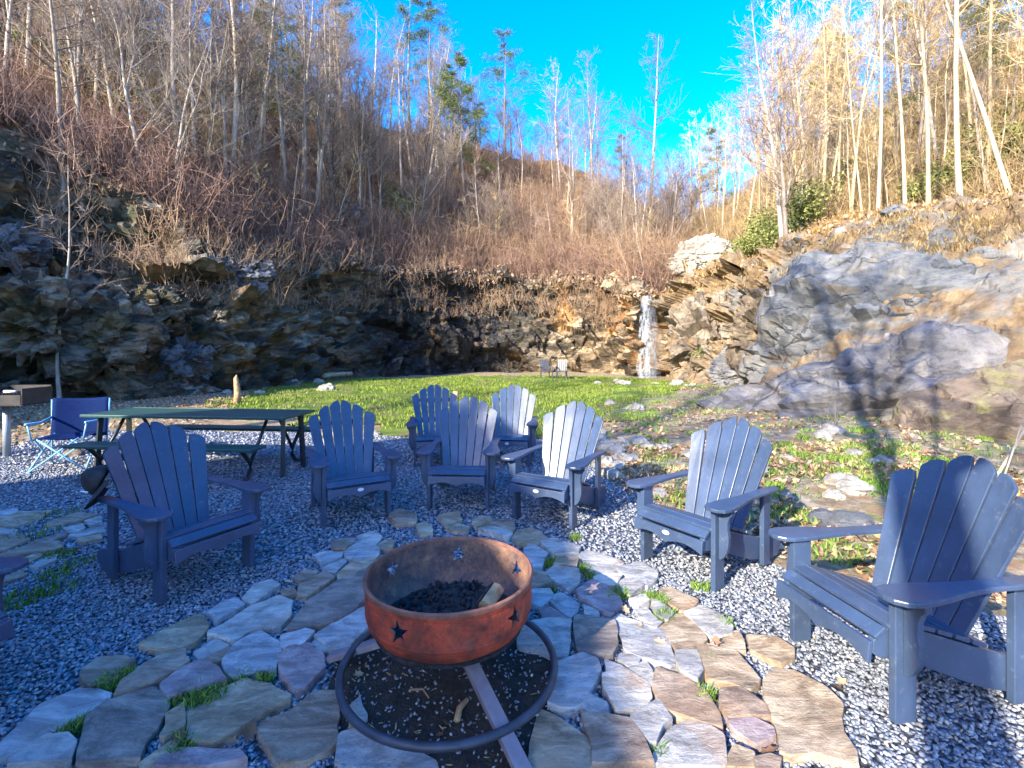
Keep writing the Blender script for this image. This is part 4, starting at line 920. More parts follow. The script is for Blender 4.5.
# ash and charcoal inside
V = [(0, 0, .30)]; Fc = []; nA = 60
for k_ in range(1, 15):
    r_ = .345 * k_ / 14
    for i in range(nA):
        q = 2 * math.pi * i / nA; x, y = r_ * math.cos(q), r_ * math.sin(q); p_ = np.array((x, y, 3.))
        z = .30 + .07 * math.exp(-((x - .03) ** 2 + (y - .07) ** 2) / .03) + .05 * float(fbm(p_ * 16, 4, 3)) * (1 - (k_ / 14) ** 4)
        V.append((x, y, z if k_ < 14 else .285))
Fc = [(0, 1 + i, 1 + (i + 1) % nA) for i in range(nA)] + [(1 + r_ * nA + i, 1 + (r_ + 1) * nA + i, 1 + (r_ + 1) * nA + (i + 1) % nA, 1 + r_ * nA + (i + 1) % nA) for r_ in range(13) for i in range(nA)]
mb = MB(); mb.add(V, Fc); o = mb.build('ash', M['ash'], smooth=True); o.location = (PIT[0], PIT[1], .02); tag(o, 'black mound of ash and charcoal inside the fire pit', 'ash', kind='stuff')
n = 420; q = rng.uniform(0, 2 * np.pi, n); r_ = .30 * np.sqrt(rng.random(n)); x = r_ * np.cos(q); y = r_ * np.sin(q)
z = .315 + .065 * np.exp(-((x - .03) ** 2 + (y - .07) ** 2) / .03) + rng.uniform(-.01, .02, n)
v_, f_ = scatter(ico_v * rng.uniform(.5, 1.35, (12, 1)), ico_f, np.stack([PIT[0] + x, PIT[1] + y, z + .01], 1), rotmats(n, 1) * rng.uniform(.004, .019, (n, 1, 3)))
tag(link('charcoal', fast_mesh('charcoal', v_, f_), M['ash']), kind='stuff')
n = 120; q = rng.uniform(0, 2 * np.pi, n); r_ = .53 * np.sqrt(rng.random(n))
v_, f_ = scatter(ico_v * np.array((3.2, .7, .35)), ico_f, np.stack([PIT[0] + r_ * np.cos(q), PIT[1] + r_ * np.sin(q), np.full(n, .052)], 1), rotmats(n, .3) * rng.uniform(.002, .006, (n, 1, 1)))
tag(link('wood_chips', fast_mesh('wood_chips', v_, f_), M['wood']), kind='stuff')
def split_log(name, a, b, r_, label, rz=0):
    a = Vector(a); b = Vector(b); L = (b - a).length; t = empty(name, tuple((a + b) / 2), label=label, cat='log')
    mb = MB(); sec = [(-1, -.1), (-.3, -.75), (.6, -.6), (.9, .1), (.2, .75), (-.5, .6)]; mb.prism([(x * r_, y * r_) for x, y in sec], -L / 2, L / 2, (0, 1, 2)); mb.build('heartwood', M['wood'], t, bevel=.006)
    mb = MB(); mb.prism([(x * r_ * 1.05 + r_ * .12, y * r_ * 1.05) for x, y in [(.62, -.62), (.95, .1), (.22, .78), (.5, .1)]], -L / 2, L / 2, (0, 1, 2)); mb.build('bark', M['char'], t)
    t.rotation_mode = 'QUATERNION'; t.rotation_quaternion = (b - a).to_track_quat('Z', 'Y'); return t
split_log('firewood_log', P(484, 607, 2.20), P(497, 588, 2.33), .042, 'short split log with pale wood lying on the ash inside the pit')
mb = MB(); mb.tube([(.0, 0, 0), (.06, .01, .004), (.12, -.005, 0)], [.014, .013, .01], 7); o = mb.build('wood_chip', M['wood'], smooth=True); g = G(457, 731); o.location = (g[0], g[1], .045); o.rotation_euler = (0, 0, 1.35); tag(o, 'stubby pale piece of wood on the soil under the fire pit ring', 'wood')
mb = MB(); mb.tube([(-.06, 0, 0), (0, .02, .01), (.05, 0, 0)], [.004, .004, .003], 5); o = mb.build('twig', M['wood'], smooth=True); g = G(420, 703); o.location = (g[0], g[1], .04); o.rotation_euler = (0, 0, -.5); tag(o, 'thin pale twig on dark soil under the bowl', 'twig')

# ------------------------------------------------------------------ picnic table
th = math.atan2(-.10, 1.0)
pt = empty('picnic_table', (-4.05, 6.27, .01), th, 'long dark green metal picnic table with two benches', 'picnic table')
def slab(cx, cy, z, lx, ly): 
    mb = MB(); mb.box((cx, cy, z), (lx, ly, .012)); r_ = .014
    for s in (-1, 1): mb.box((cx, cy + s * (ly / 2), z - .008), (lx + .03, .03, .035)); mb.box((cx + s * (lx / 2), cy, z - .008), (.03, ly - .03, .035))
    return mb
slab(0, 0, .745, 2.66, .74).build('tabletop', M['green'], pt, bevel=.006)
for s in (-1, 1): slab(0.06, s * .66, .445, 2.3, .26).build('bench', M['green'], pt, bevel=.006)
for sx in (-1, 1):
    for sy in (-1, 1):
        mb = MB(); mb.bar((sx * 1.24, sy * .2, .73), (sx * 1.26, sy * .24, 0), .05, .05); mb.build('leg', M['tube'], pt)
        mb = MB(); q = [(sx * .98, sy * .66, .43), (sx * .98, sy * .58, .36), (sx * .98, sy * .47, .24), (sx * .98, sy * .44, .13), (sx * .98, sy * .52, .04), (sx * .98, sy * .68, .02)]
        mb.tube(q, .026, 8); mb.tube([(sx * .98, sy * .46, .2), (sx * .98, sy * .25, .5), (sx * .98, sy * .1, .73)], .02, 8); mb.build('bench_support', M['tube'], pt, True)
mb = MB(); mb.bar((-1.2, 0, .715), (1.2, 0, .715), .05, .03); mb.build('crossbar', M['tube'], pt)

# ------------------------------------------------------------------ folding camp chair
cc = empty('camp_chair', (-5.95, 6.45, .01), R(18), 'folding camp chair with blue fabric and light blue frame behind the picnic bench', 'camp chair')
def rod(mb, *pts, r=.011): mb.tube(pts, r, 7)
mb = MB()
for s in (-1, 1):
    rod(mb, (s * .30, -.28, 0), (-s * .22, -.26, .42)); rod(mb, (s * .30, -.28, 0), (s * .26, .22, .42)); rod(mb, (s * .30, .28, 0), (s * .25, -.25, .42)); rod(mb, (s * .30, .28, 0), (-s * .24, .28, .42))
    rod(mb, (s * .30, .24, .02), (s * .33, .30, .88)); rod(mb, (s * .27, -.26, .40), (s * .31, -.27, .62)); 
mb.build('frame', M['bluetube'], cc, True)
for s in (-1, 1):
    mb = MB(); rod(mb, (s * .31, -.30, .62), (s * .31, 0, .60), (s * .32, .28, .64), r=.016); mb.build('armrest', M['bluetube'], cc, True)
def cloth(fn, nu_=12, nv_=10, th_=.004):
    V = [fn(i / nu_, j / nv_) for j in range(nv_ + 1) for i in range(nu_ + 1)]; m_ = MB(); m_.add(V, [(j * (nu_ + 1) + i, j * (nu_ + 1) + i + 1, (j + 1) * (nu_ + 1) + i + 1, (j + 1) * (nu_ + 1) + i) for j in range(nv_) for i in range(nu_)]); return m_
o = cloth(lambda u, v: ((u - .5) * .52, -.27 + v * .50, .42 - .05 * math.sin(math.pi * u) * math.sin(math.pi * v))).build('seat', M['bluefab'], cc, True); o.modifiers.new('s', 'SOLIDIFY').thickness = .006
o = cloth(lambda u, v: ((u - .5) * .64, .24 + .06 * v + .05 * math.sin(math.pi * u), .36 + .54 * v - .02 * math.sin(math.pi * u) * (v > .9))).build('backrest', M['bluefab'], cc, True); o.modifiers.new('s', 'SOLIDIFY').thickness = .006

# ------------------------------------------------------------------ park grill
gr = empty('park_grill', (-7.42, 7.05, 0), R(5), 'black charcoal grill box on a grey steel post at the left edge', 'grill')
mb = MB(); mb.tube([(0, 0, 0), (0, 0, .778)], .045, 14); mb.build('post', M['galv'], gr, True)
mb = MB(); mb.box((.12, 0, .785), (.6, .5, .02))
for s in (-1, 1): mb.box((.12 + s * .292, 0, .90), (.016, .5, .24))
mb.box((.12, .25, .91), (.57, .016, .26)); mb.box((.12, -.25, .86), (.57, .016, .14)); mb.build('firebox', M['grill'], gr)
mb = MB()
for i in range(12): mb.bar((-.15 + i * .05, -.24, .945), (-.15 + i * .05, .24, .945), .01, .01)
mb.build('grate', M['grill'], gr)
mb = MB(); mb.tube([(-.1, -.26, .9), (-.02, -.33, .9), (.05, -.26, .9)], .012, 8); mb.build('handle', M['galv'], gr, True)
mb = MB(); mb.tube([(0, 0, 0), (.17, 0, 0)], .02, 10); o = mb.build('foil_roll', M['white'], smooth=True); o.location = (-7.35, 6.95, .97); tag(o, 'short white roll lying on the grill grate', 'roll')

# ------------------------------------------------------------------ far patio chairs, log, stumps, planks, sticks
def patio_chair():
    t = empty('patio_chair', label='x', cat='chair', group='two grey chairs near the foot of the back cliff')
    mb = MB(); mb.box((0, 0, .42), (.5, .48, .03)); mb.build('seat', M['chair_pale'], t)
    mb = MB()
    for k_ in range(5): mb.bar((-.2 + .1 * k_, .24, .42), (-.2 + .1 * k_, .36, 1.0), .08, .02)
    mb.build('backrest', M['chair_pale'], t)
    for sx in (-1, 1):
        for sy in (-1, 1): mb = MB(); mb.bar((sx * .22, sy * .2, .42), (sx * .25, sy * .26, 0), .04, .04); mb.build('leg', M['chair_pale'], t)
        mb = MB(); mb.bar((sx * .27, -.25, .63), (sx * .27, .28, .63), .06, .02); mb.bar((sx * .27, -.22, .62), (sx * .25, -.22, .42), .03, .03); mb.build('armrest', M['chair_pale'], t)
    return t
pc = patio_chair(); g = G(548, 378.5); pc.location = (g[0] - .1, 24.8, .0); pc['label'] = 'tiny grey chair at the back cliff, the left one of two'; pc.rotation_euler = (0, 0, .3)
p2 = copy_tree(pc); p2.location = (g[0] + .65, 24.6, .0); p2['label'] = 'tiny grey chair at the back cliff, the right one of two'; p2.rotation_euler = (0, 0, -.25)
def logobj(name, pts, rad, mat, label, cat='log', n=10):
    mb = MB(); mb.tube(pts, rad, n); return tag(mb.build(name, mat, smooth=True), label, cat)
a_ = P(314, 377, 23); b_ = P(352, 373.5, 24); logobj('fallen_log', [a_, (a_ + b_) / 2 + np.array((0, 0, .03)), b_], [.13, .12, .1], M['barkw'], 'pale fallen log at the far left corner of the lawn')
g = G(455.5, 402); mb = MB(); mb.tube([(g[0], g[1], -.05), (g[0], g[1], .16), (g[0] + .01, g[1], .32)], [.10, .09, .085], 12); tag(mb.build('tree_stump', M['wood'], smooth=True), 'short brown stump standing on the lawn between the back row chairs', 'stump')
g = G(237, 405); mb = MB(); mb.tube([(g[0], g[1], -.05), (g[0] + .02, g[1], .35), (g[0] - .03, g[1], .75), (g[0] - .01, g[1], .85)], [.10, .09, .06, .01], 9); tag(mb.build('broken_snag', M['wood'], smooth=True), 'thin broken orange-brown snag behind the picnic table', 'stump')
for i, (px, py, rz, lab) in enumerate([(622, 444, .35, 'weathered flat board on the ground by the lawn, nearest of the pair'), (632, 441, .5, 'weathered flat board on the ground by the lawn, farther of the pair')]):
    g = G(px, py); mb = MB(); mb.box((0, 0, 0), (.55, .16, .03)); o = mb.build('plank', M['plank'], bevel=.004); o.location = (g[0], g[1], float(ground_z(g[0], g[1])) + .05 + .01 * i); o.rotation_euler = (0, .03, rz); tag(o, lab, 'plank', 'boards by the lawn')
for i, (a_, b_, r_, lab) in enumerate([(P(992, 484, 4.9), P(1030, 420, 5.2), .016, 'tan stick leaning up steeply behind the right edge chair, thicker one'), (P(1000, 488, 4.7), P(1021, 425, 4.9), .008, 'thin tan stick leaning behind the right edge chair')]):
    logobj('stick', [a_, (a_ + b_) / 2 + np.array((.01, 0, .01)), b_], [r_, r_ * .9, r_ * .6], M['plank'], lab, 'stick', 6)
for i, (px, y0, y1, Y, lab) in enumerate([(832, 440, 400, 8.6, 'thin upright dead stem in front of the mauve boulder'), (884, 452, 423, 7.4, 'thin upright dead stem by the green weeds on the right')]):
    a_ = G(px, 348 + 768 / Y); b_ = P(px + 3, y1, Y); logobj('dead_stem', [a_, (a_ + b_) / 2 + np.array((.03, 0, 0)), b_], [.01, .008, .005], M['twig'], lab, 'stem', 5)

# ------------------------------------------------------------------ trees
def rv(r): 
    v = np.array([r.gauss(0, 1) for _ in range(3)]); return v / np.linalg.norm(v)
class TM:
    def __init__(s): s.v = []; s.f = []; s.n = 0
    def tube(s, pts, rad, n):
        pts = np.asarray(pts); v, f = tube(pts, rad, n, False); s.v.append(v); s.f.append(np.array(f) + s.n); s.n += len(v)
    def tri(s, v, f): s.v.append(v); s.f.append(np.concatenate([f, f[:, -1:]], 1) + s.n if f.shape[1] == 3 else f + s.n); s.n += len(v)
    def mesh(s, name, smooth=True): 
        return fast_mesh(name, np.concatenate(s.v), np.concatenate(s.f), smooth)
def path(r, p, d, L, segs, wig, up):
    out = [p]; d = d / np.linalg.norm(d)
    for _ in range(segs):
        d = d + rv(r) * wig + np.array((0, 0, up)); d /= np.linalg.norm(d); p = p + d * L / segs; out.append(p)
    return np.array(out), d
def bare_tree(seed, h=12, r0=.13, start=.35, nb=20, fork=False, wig=.05, spread=.55, lean=(0, 0), l3=4, ls=.28):
    r = random.Random(seed); tr, cr = TM(), TM()
    tp, _ = path(r, np.zeros(3), np.array((lean[0], lean[1], 1.)), h, 12, wig, .03)
    rad = r0 * (1 - np.linspace(0, 1, 13) ** 1.2 * .93); rad[0] *= 1.25; tr.tube(tp, rad, 7)
    stems = [(tp, rad)]
    if fork:
        i = r.randint(2, 5); d = tp[i + 1] - tp[i]; d = d / np.linalg.norm(d) + np.array((r.uniform(-.5, .5), r.uniform(-.5, .5), 0))
        t2, _ = path(r, tp[i], d, h * (1 - i / 12) * .95, 9, wig * 1.2, .09); rd = rad[i] * .75 * (1 - np.linspace(0, 1, 10) * .93); tr.tube(t2, rd, 6); stems.append((t2, rd))
    for tp_, rad_ in stems:
        for b in range(nb if tp_ is tp else nb * 2 // 3):
            t_ = start + (1 - start) * (b + r.random()) / nb; t_ = min(t_, .97); x = t_ * (len(tp_) - 1); i = int(x); p = tp_[i] + (tp_[min(i + 1, len(tp_) - 1)] - tp_[i]) * (x - i)
            a_ = r.uniform(0, 6.283); el = r.uniform(.25, 1.1); d = np.array((math.cos(a_), math.sin(a_), el)); L = h * ls * (1.15 - t_) / (1.15 - start) * r.uniform(.6, 1.2) + .4
            L *= spread / .55; q, _ = path(r, p, d, L, 6, .22, .09); rb = max(.012, rad_[i] * .38); cr.tube(q, rb * (1 - np.linspace(0, 1, 7) * .85), 4)
            for c in range(r.randint(4, 7)):
                j = r.randint(1, 5); d2 = (q[j + 1] - q[j]); d2 = d2 / np.linalg.norm(d2) + rv(r) * .75; L2 = L * r.uniform(.25, .55); q2, _ = path(r, q[j], d2, L2, 4, .25, .06); cr.tube(q2, max(.010, rb * .4) * (1 - np.linspace(0, 1, 5) * .8), 3)
                for e in range(l3):
                    j2 = r.randint(0, 3); d3 = (q2[j2 + 1] - q2[j2]); d3 = d3 / np.linalg.norm(d3) + rv(r) * .8; q3, _ = path(r, q2[j2], d3, L2 * r.uniform(.3, .7), 2, .25, .05); cr.tube(q3, np.array((.010, .008, .003)), 3)
    return tr.mesh('trunk'), cr.mesh('crown')
def needles(r, cr, p, n, rad, ln, wd):
    g = np.random.default_rng(r.randint(0, 10 ** 6)); b = p + g.normal(0, rad, (n, 3)) * np.array((1, 1, .45)); d = g.normal(size=(n, 3)); d[:, 2] = np.abs(d[:, 2]) * .6; d /= np.linalg.norm(d, axis=1)[:, None]
    s_ = np.cross(d, g.normal(size=(n, 3))); s_ /= np.linalg.norm(s_, axis=1)[:, None]
    V = np.stack([b - s_ * wd, b + s_ * wd, b + d * ln * .6 + s_ * wd, b + d * ln, b + d * ln * .6 - s_ * wd], 1)[:, [0, 1, 2, 3]].reshape(-1, 3); cr.v.append(V); cr.f.append(np.arange(n * 4).reshape(n, 4) + cr.n); cr.n += n * 4
def pine(seed, h=14, r0=.16, start=.45, nb=26, full=1.0):
    r = random.Random(seed); tr, cr = TM(), TM(); tp, _ = path(r, np.zeros(3), np.array((0, 0, 1.)), h, 12, .025, .03); rad = r0 * (1 - np.linspace(0, 1, 13) * .93); tr.tube(tp, rad, 7)
    for b in range(nb):
        t_ = start + (1 - start) * (b + r.random()) / nb; x = min(t_, .985) * 12; i = int(x); p = tp[i] + (tp[i + 1] - tp[i]) * (x - i); a_ = r.uniform(0, 6.283)
        L = h * .20 * (1.12 - t_) / (1.12 - start) * r.uniform(.5, 1.3) + .35; q, _ = path(r, p, np.array((math.cos(a_), math.sin(a_), r.uniform(-.05, .35))), L, 5, .12, .03); tr.tube(q, max(.02, rad[i] * .3) * (1 - np.linspace(0, 1, 6) * .8), 4)
        for c in range(int(5 * full) + 1):
            k_ = r.randint(2, 5); pp = q[k_] + rv(r) * L * .12; needles(r, cr, pp, int(46 * full), .16 + .05 * L, .22, .016)
    return tr.mesh('trunk'), cr.mesh('crown', False)
def shrub(seed, h=1.8, n=900, wd=.03, ln=.11, sx=1.0):
    r = random.Random(seed); tr, cr = TM(), TM()
    for b in range(9):
        a_ = r.uniform(0, 6.283); q, _ = path(r, np.zeros(3), np.array((math.cos(a_) * .6 * sx, math.sin(a_) * .6 * sx, 1)), h * r.uniform(.6, 1), 5, .15, .02); tr.tube(q, .02 * (1 - np.linspace(0, 1, 6) * .8), 4)
        for k_ in (2, 3, 4, 5): needles(r, cr, q[k_], n // 36, .14 * h, ln, wd)
    return tr.mesh('stem'), cr.mesh('foliage', False)
PT = {}
def proto_tree(kind, meshes, mt, mc, names=('trunk', 'crown')):
    meshes[0].materials.append(mt); meshes[1].materials.append(mc); PT.setdefault(kind, []).append((meshes, names))
for s_ in range(4): proto_tree('tall', bare_tree(s_ + 10, 14, .13, .38, 20, s_ == 3, .045, .5), M['bark'], M['twig'])
for s_ in range(3): proto_tree('branchy', bare_tree(s_ + 20, 10, .11, .22, 22, True, .10, .75), M['bark2'], M['twig'])
for s_ in range(3): proto_tree('pale', bare_tree(s_ + 80, 12, .12, .18, 20, True, .11, .8, ls=.33), M['bark'], M['palet'])
for s_ in range(4): proto_tree('white', bare_tree(s_ + 30, 17, .105, .35, 24, s_ == 1, .035, .5, ls=.22), M['barkw'], M['twigw'])
for s_ in range(3): proto_tree('thin', bare_tree(s_ + 40, 7, .045, .25, 14, False, .07, .5, l3=3), M['bark'], M['twig'])
for s_ in range(2): proto_tree('thinw', bare_tree(s_ + 45, 8, .05, .25, 14, False, .07, .5, l3=3), M['barkw'], M['twigw'])
for s_ in range(2): proto_tree('pine', pine(s_ + 50, 15, .16, .45 - .15 * s_, 26), M['bark2'], M['needle'])
for s_ in range(3): proto_tree('shrub', shrub(s_ + 60, 2.0, 1400, .035, .14), M['twig'], M['rhodo'], ('stem', 'foliage'))
proto_tree('fern', shrub(70, 1.6, 2000, .012, .35, 1.6), M['twigw'], M['rhodo'], ('stem', 'foliage'))
sun_twisted = None
NM = {'pale': 'bare_tree', 'tall': 'bare_tree', 'branchy': 'bare_tree', 'white': 'bare_tree', 'thin': 'sapling', 'thinw': 'sapling', 'pine': 'pine_tree', 'shrub': 'evergreen_shrub', 'fern': 'evergreen_shrub'}
CAT = {'bare_tree': 'tree', 'sapling': 'sapling', 'pine_tree': 'pine tree', 'evergreen_shrub': 'shrub'}
def put(kind, loc, label, group=None, s=1.0, sz=None, rz=None, lean=(0, 0), idx=None):
    lst = PT[kind]; meshes, names = lst[random.randrange(len(lst)) if idx is None else idx]; nm_ = NM[kind]
    t = empty(nm_, tuple(loc), 0, label, CAT[nm_], group); t.rotation_euler = (lean[1], lean[0], random.uniform(0, 6.28) if rz is None else rz); t.scale = (s, s, sz or s)
    for me_, n_ in zip(meshes, names):
        o = bpy.data.objects.new(n_, me_); C.objects.link(o); o.parent = t
    return t
def near_col(px, Yr, vlo, vhi):
    """surface point whose picture column is px, within rows vlo..vhi"""
    pass
PX = 512 + F * S[..., 0] / np.maximum(S[..., 1], .5); PY = HZ - F * (S[..., 2] - EYE) / np.maximum(S[..., 1], .5)
OK = (S[..., 1] > 6)
def find(px, py):
    d = (PX - px) ** 2 + (PY - py) ** 2 + (~OK) * 1e9; i = np.unravel_index(np.argmin(d), d.shape); return S[i]
# trees one can single out
put('tall', find(66, 212), 'straight pale trunk at far left on the cliff edge', s=.8, rz=1, idx=0)
put('tall', find(84, 214), 'pale trunk leaning right on the cliff edge beside the straight one', s=.75, rz=2.2, lean=(.22, 0), idx=3)
put('thin', np.array((-13.0, 13.8, 0)), 'slender pale sapling rising from the cliff foot behind the grill', s=1.15, rz=0, lean=(-.04, 0), idx=0)
put('branchy', find(207, 222), 'crooked branching tree on the slope above the dark blue-grey block', s=.65, rz=.4, lean=(.14, 0), idx=1)
put('branchy', find(285, 175), 'dark tree with a long arching limb reaching right, mid left slope', s=.9, rz=2.9, idx=0)
put('branchy', find(120, 160), 'grey branching tree above the two cliff edge trunks', s=.8, rz=4.4, idx=2)
put('tall', find(783, 258), 'tall bare trunk on the crest by the sky gap, left of a pair', s=.82, rz=.5, lean=(-.03, 0), idx=3)
put('branchy', find(789, 262), 'darker forked stem of the pair on the crest by the sky gap', s=.95, rz=2.0, lean=(.08, 0), idx=0)
put('tall', find(650, 226), 'lone tall feathery bare tree standing in the sky gap', s=1.45, rz=3, idx=1)
put('thin', find(648, 224), 'smaller bare tree just left of the lone one in the sky gap', s=1.5)
put('pine', find(505, 172), 'slim yellow-green pine rising above the middle ridge', s=.85, idx=0)
put('pine', find(622, 212), 'small pine between tall bare trees right of the middle ridge', s=.5, idx=1)
put('pine', find(718, 232), 'dark pine at the right side of the sky gap, taller one', s=.68, idx=1)
put('pine', find(700, 236), 'dark pine at the right side of the sky gap, shorter one', s=.5, idx=0)
put('tall', find(560, 196), 'tall feathery bare tree on the middle ridge against the sky', s=.95, idx=2)
put('tall', find(592, 208), 'tall feathery bare tree right of the middle ridge pine against the sky', s=1.05, idx=0)
put('pine', find(430, 142), 'tall pine with dark top leaning out at the left edge of the sky', s=.95, idx=0)
put('pine', find(408, 134), 'pine with sparse dark crown at the left edge of the sky', s=.9, idx=1)
for i, (px, py, s_, ln) in enumerate([(812, 222, .8, 0), (838, 222, .85, .03), (878, 212, .95, -.02), (905, 212, 1.0, .02), (928, 205, .85, 0), (988, 204, 1.1, 0), (1012, 200, .9, -.18), (960, 200, .9, -.05), (862, 214, .7, .05)]):
    lab = ['white trunk nearest the crest pair on the right bank', 'second white trunk right of the crest pair', 'tall white trunk above the upright pale stone', 'white trunk beside the small dark crest stone', 'white trunk just right of the small dark crest stone', 'brightest straight white trunk near the right edge', 'thick white trunk leaning left across the top right corner', 'white trunk left of the brightest straight one', 'thin white trunk above the tan slope'][i]
    put('white', find(px, py), lab, 'tall white trunks along the right crest', s=s_ * random.uniform(.58, .8), sz=s_, lean=(ln + random.gauss(0, .02), random.gauss(0, .02)))
for px, py, s_, rz, ix, lab in [(140, 196, .72, 1.2, 0, 'pale branching tree just right of the cliff edge pair'), (176, 205, .6, 3.3, 2, 'crooked pale tree over the ochre rock shelf'), (236, 205, .75, 5.0, 1, 'pale branching tree above the dark blue-grey block, upright'), (330, 215, .6, .3, 0, 'small pale branching tree near the blue-grey stone in the brush'), (322, 150, .85, 2.2, 1, 'tall pale forked tree in mid left slope'), (252, 120, .95, 4.2, 0, 'wide pale branching tree high in the left wood')]:
    put('pale', find(px, py), lab, s=s_, rz=rz, idx=ix, lean=(random.uniform(-.1, .15), 0))
# the woods
TL = []; TL2 = []; SH = {'tall': 'slender grey tree', 'branchy': 'branching tree', 'thin': 'thin bare sapling', 'thinw': 'straw-coloured sapling', 'white': 'tall pale tree', 'pine': 'green pine', 'shrub': 'leafy green shrub'}
NTH = ['first', 'second', 'third', 'fourth', 'fifth', 'sixth', 'seventh', 'eighth', 'ninth', 'tenth', 'eleventh', 'twelfth', 'thirteenth', 'fourteenth', 'fifteenth', 'sixteenth', 'seventeenth', 'eighteenth', 'nineteenth', 'twentieth'] + ['rightmost'] * 40
def wood(n, u0, u1, v0, v1, kinds, lab, group, s0, s1, pxr=(-60, 1090)):
    c = 0; tries = 0
    while c < n and tries < n * 20:
        tries += 1; u = random.uniform(u0, u1); v = random.uniform(v0, v1); p = hill_pt(u, v)
        if p[1] < 6: continue
        px, py = pix(p)
        if not pxr[0] < px < pxr[1]: continue
        k_ = random.choice(kinds); o_ = put(k_, p - np.array((0, 0, .1)), lab[k_], group[k_], s=random.uniform(s0, s1), lean=(random.gauss(0, .06), random.gauss(0, .06))); c += 1; TL.append((o_, SH[k_], px, v))
la = {'tall': 'tall slender bare tree in the shaded wood on the left slope', 'branchy': 'grey-brown branching bare tree in the left wood', 'thin': 'thin bare sapling in the left wood'}
ga = {'tall': 'slender bare trees of the left slope', 'branchy': 'branching bare trees of the left slope', 'thin': 'saplings of the left slope'}
wood(118, 2.6, 7.0, 1.4, 4.0, ['tall', 'tall', 'branchy', 'thin'], la, ga, .6, 1.0)
lb = {'tall': 'bare tree in the dense wood of the middle ridge', 'thin': 'thin bare sapling on the reddish slope of the middle ridge', 'branchy': 'branching bare tree in the wood of the middle ridge'}
gb = {'tall': 'bare trees of the middle ridge', 'thin': 'saplings of the middle ridge', 'branchy': 'branching bare trees of the middle ridge'}
wood(112, 6.4, 11.0, 1.5, 4.0, ['tall', 'thin', 'thin', 'branchy'], lb, gb, .45, .85)
wood(46, 3.6, 10.6, 1.05, 2.1, ['thinw', 'thin'], {'thinw': 'pale', 'thin': 'thin'}, {'thinw': 'pale saplings in the brush', 'thin': 'saplings in the brush'}, .4, .85)
lc = {'white': 'tall pale bare tree in the sunlit wood on the right slope', 'thinw': 'thin straw-coloured sapling in the sunlit right wood', 'tall': 'slender grey bare tree in the sunlit wood on the right slope'}
gc = {'white': 'tall pale trees of the right slope', 'thinw': 'saplings of the right slope', 'tall': 'grey trees of the right slope'}
wood(125, 12.6, 16.8, 2.0, 4.0, ['white', 'white', 'thinw', 'thinw', 'tall'], lc, gc, .6, .95)
wood(40, 10.5, 13.2, 2.2, 4.0, ['white', 'thinw'], {'white': 'pale bare tree in the gap behind the waterfall', 'thinw': 'thin pale sapling in the gap behind the waterfall'}, {'white': 'pale trees in the gap', 'thinw': 'pale saplings in the gap'}, .5, .75)
wood(9, 13.5, 16.8, 2.6, 3.9, ['pine'], {'pine': 'pine with yellow-green crown among pale trunks on the right slope'}, {'pine': 'pines of the right slope'}, .55, .8)
wood(15, 2.8, 7.4, 2.4, 3.9, ['pine'], {'pine': 'pine among bare trees high on the left slope'}, {'pine': 'pines of the left slope'}, .5, .8)
wood(22, 13.0, 16.8, 1.9, 3.2, ['shrub'], {'shrub': 'yellow-green shrub under the trees of the right slope'}, {'shrub': 'evergreen shrubs of the right slope'}, .7, 1.3)
wood(13, 10.6, 13.2, 1.3, 3.2, ['shrub'], {'shrub': 'yellow-green shrub in the gap by the cream ledge'}, {'shrub': 'evergreen shrubs in the gap'}, .5, .9, (722, 1090))
wood(8, 2.8, 5.6, 2.0, 3.6, ['shrub'], {'shrub': 'green leafy shrub on the upper left slope'}, {'shrub': 'evergreen shrubs of the left slope'}, .8, 1.4)
for px, py, s_, lab in [(400, 225, 1.2, 'upright evergreen shrub alone on the reddish slope above the back cliff'), (385, 205, .9, 'smaller green shrub just above the evergreen on the reddish slope'), (60, 110, 1.3, 'yellow-green grassy shrub at the top left, lower one'), (30, 75, 1.4, 'yellow-green grassy shrub at the top left, upper one'), (700, 365, .5, 'small green plant at the foot of the craggy tan rock face')]:
    put('fern' if px < 100 else 'shrub', find(px, py), lab, s=s_)
def relabel(items):
    bins = [(120, 'above the blue camp chair'), (215, 'above the picnic table'), (310, 'above the table end'), (410, 'above the far log'), (500, 'above the grass stump'), (600, 'above the tiny chairs'), (690, 'above the waterfall'), (780, 'above the craggy rock'), (850, 'above the upright stone'), (920, 'above the crest stones'), (990, 'above the smooth rock'), (2000, 'at the right edge')]
    cells = {}
    for o_, sh, px, v in items:
        b_ = next(n_ for hi, n_ in bins if px < hi); h_ = 'low' if v < 2 else ('midway' if v < 3 else 'high'); cells.setdefault((sh, h_, b_), []).append((px, o_))
    for (sh, h_, b_), L_ in cells.items():
        L_.sort(key=lambda q: q[0])
        for i, (px, o_) in enumerate(L_): o_['label'] = f'{sh} {h_} on the slope {b_}'.replace('low on', 'low on') + (f', {NTH[i]} from left' if len(L_) > 1 else '')
relabel(TL)
# bare trees behind the camera, whose shadows reach the bank and the lawn
for i, (x, y, s_) in enumerate([(-14, -12, .9), (-2.5, -15, .8), (3, -14, .8), (-18, -6, .8)]):
    put('tall' if i % 2 else 'branchy', (x, y, 0 if x > -13 else 3), 'bare tree behind the viewpoint, ' + ['beyond the added cabin gable', 'just right of the added cabin', 'farthest right', 'on the slope left of the added cabin'][i], 'bare trees behind the viewpoint', s=s_ * 1.75)
put('pale', (-1.7, -2.9, 0), 'unseen tall branching tree added behind and left of the viewpoint for its shadow', s=1.5, rz=1, idx=0)  # unseen tree, added so its limbs dapple the rocks of the right bank


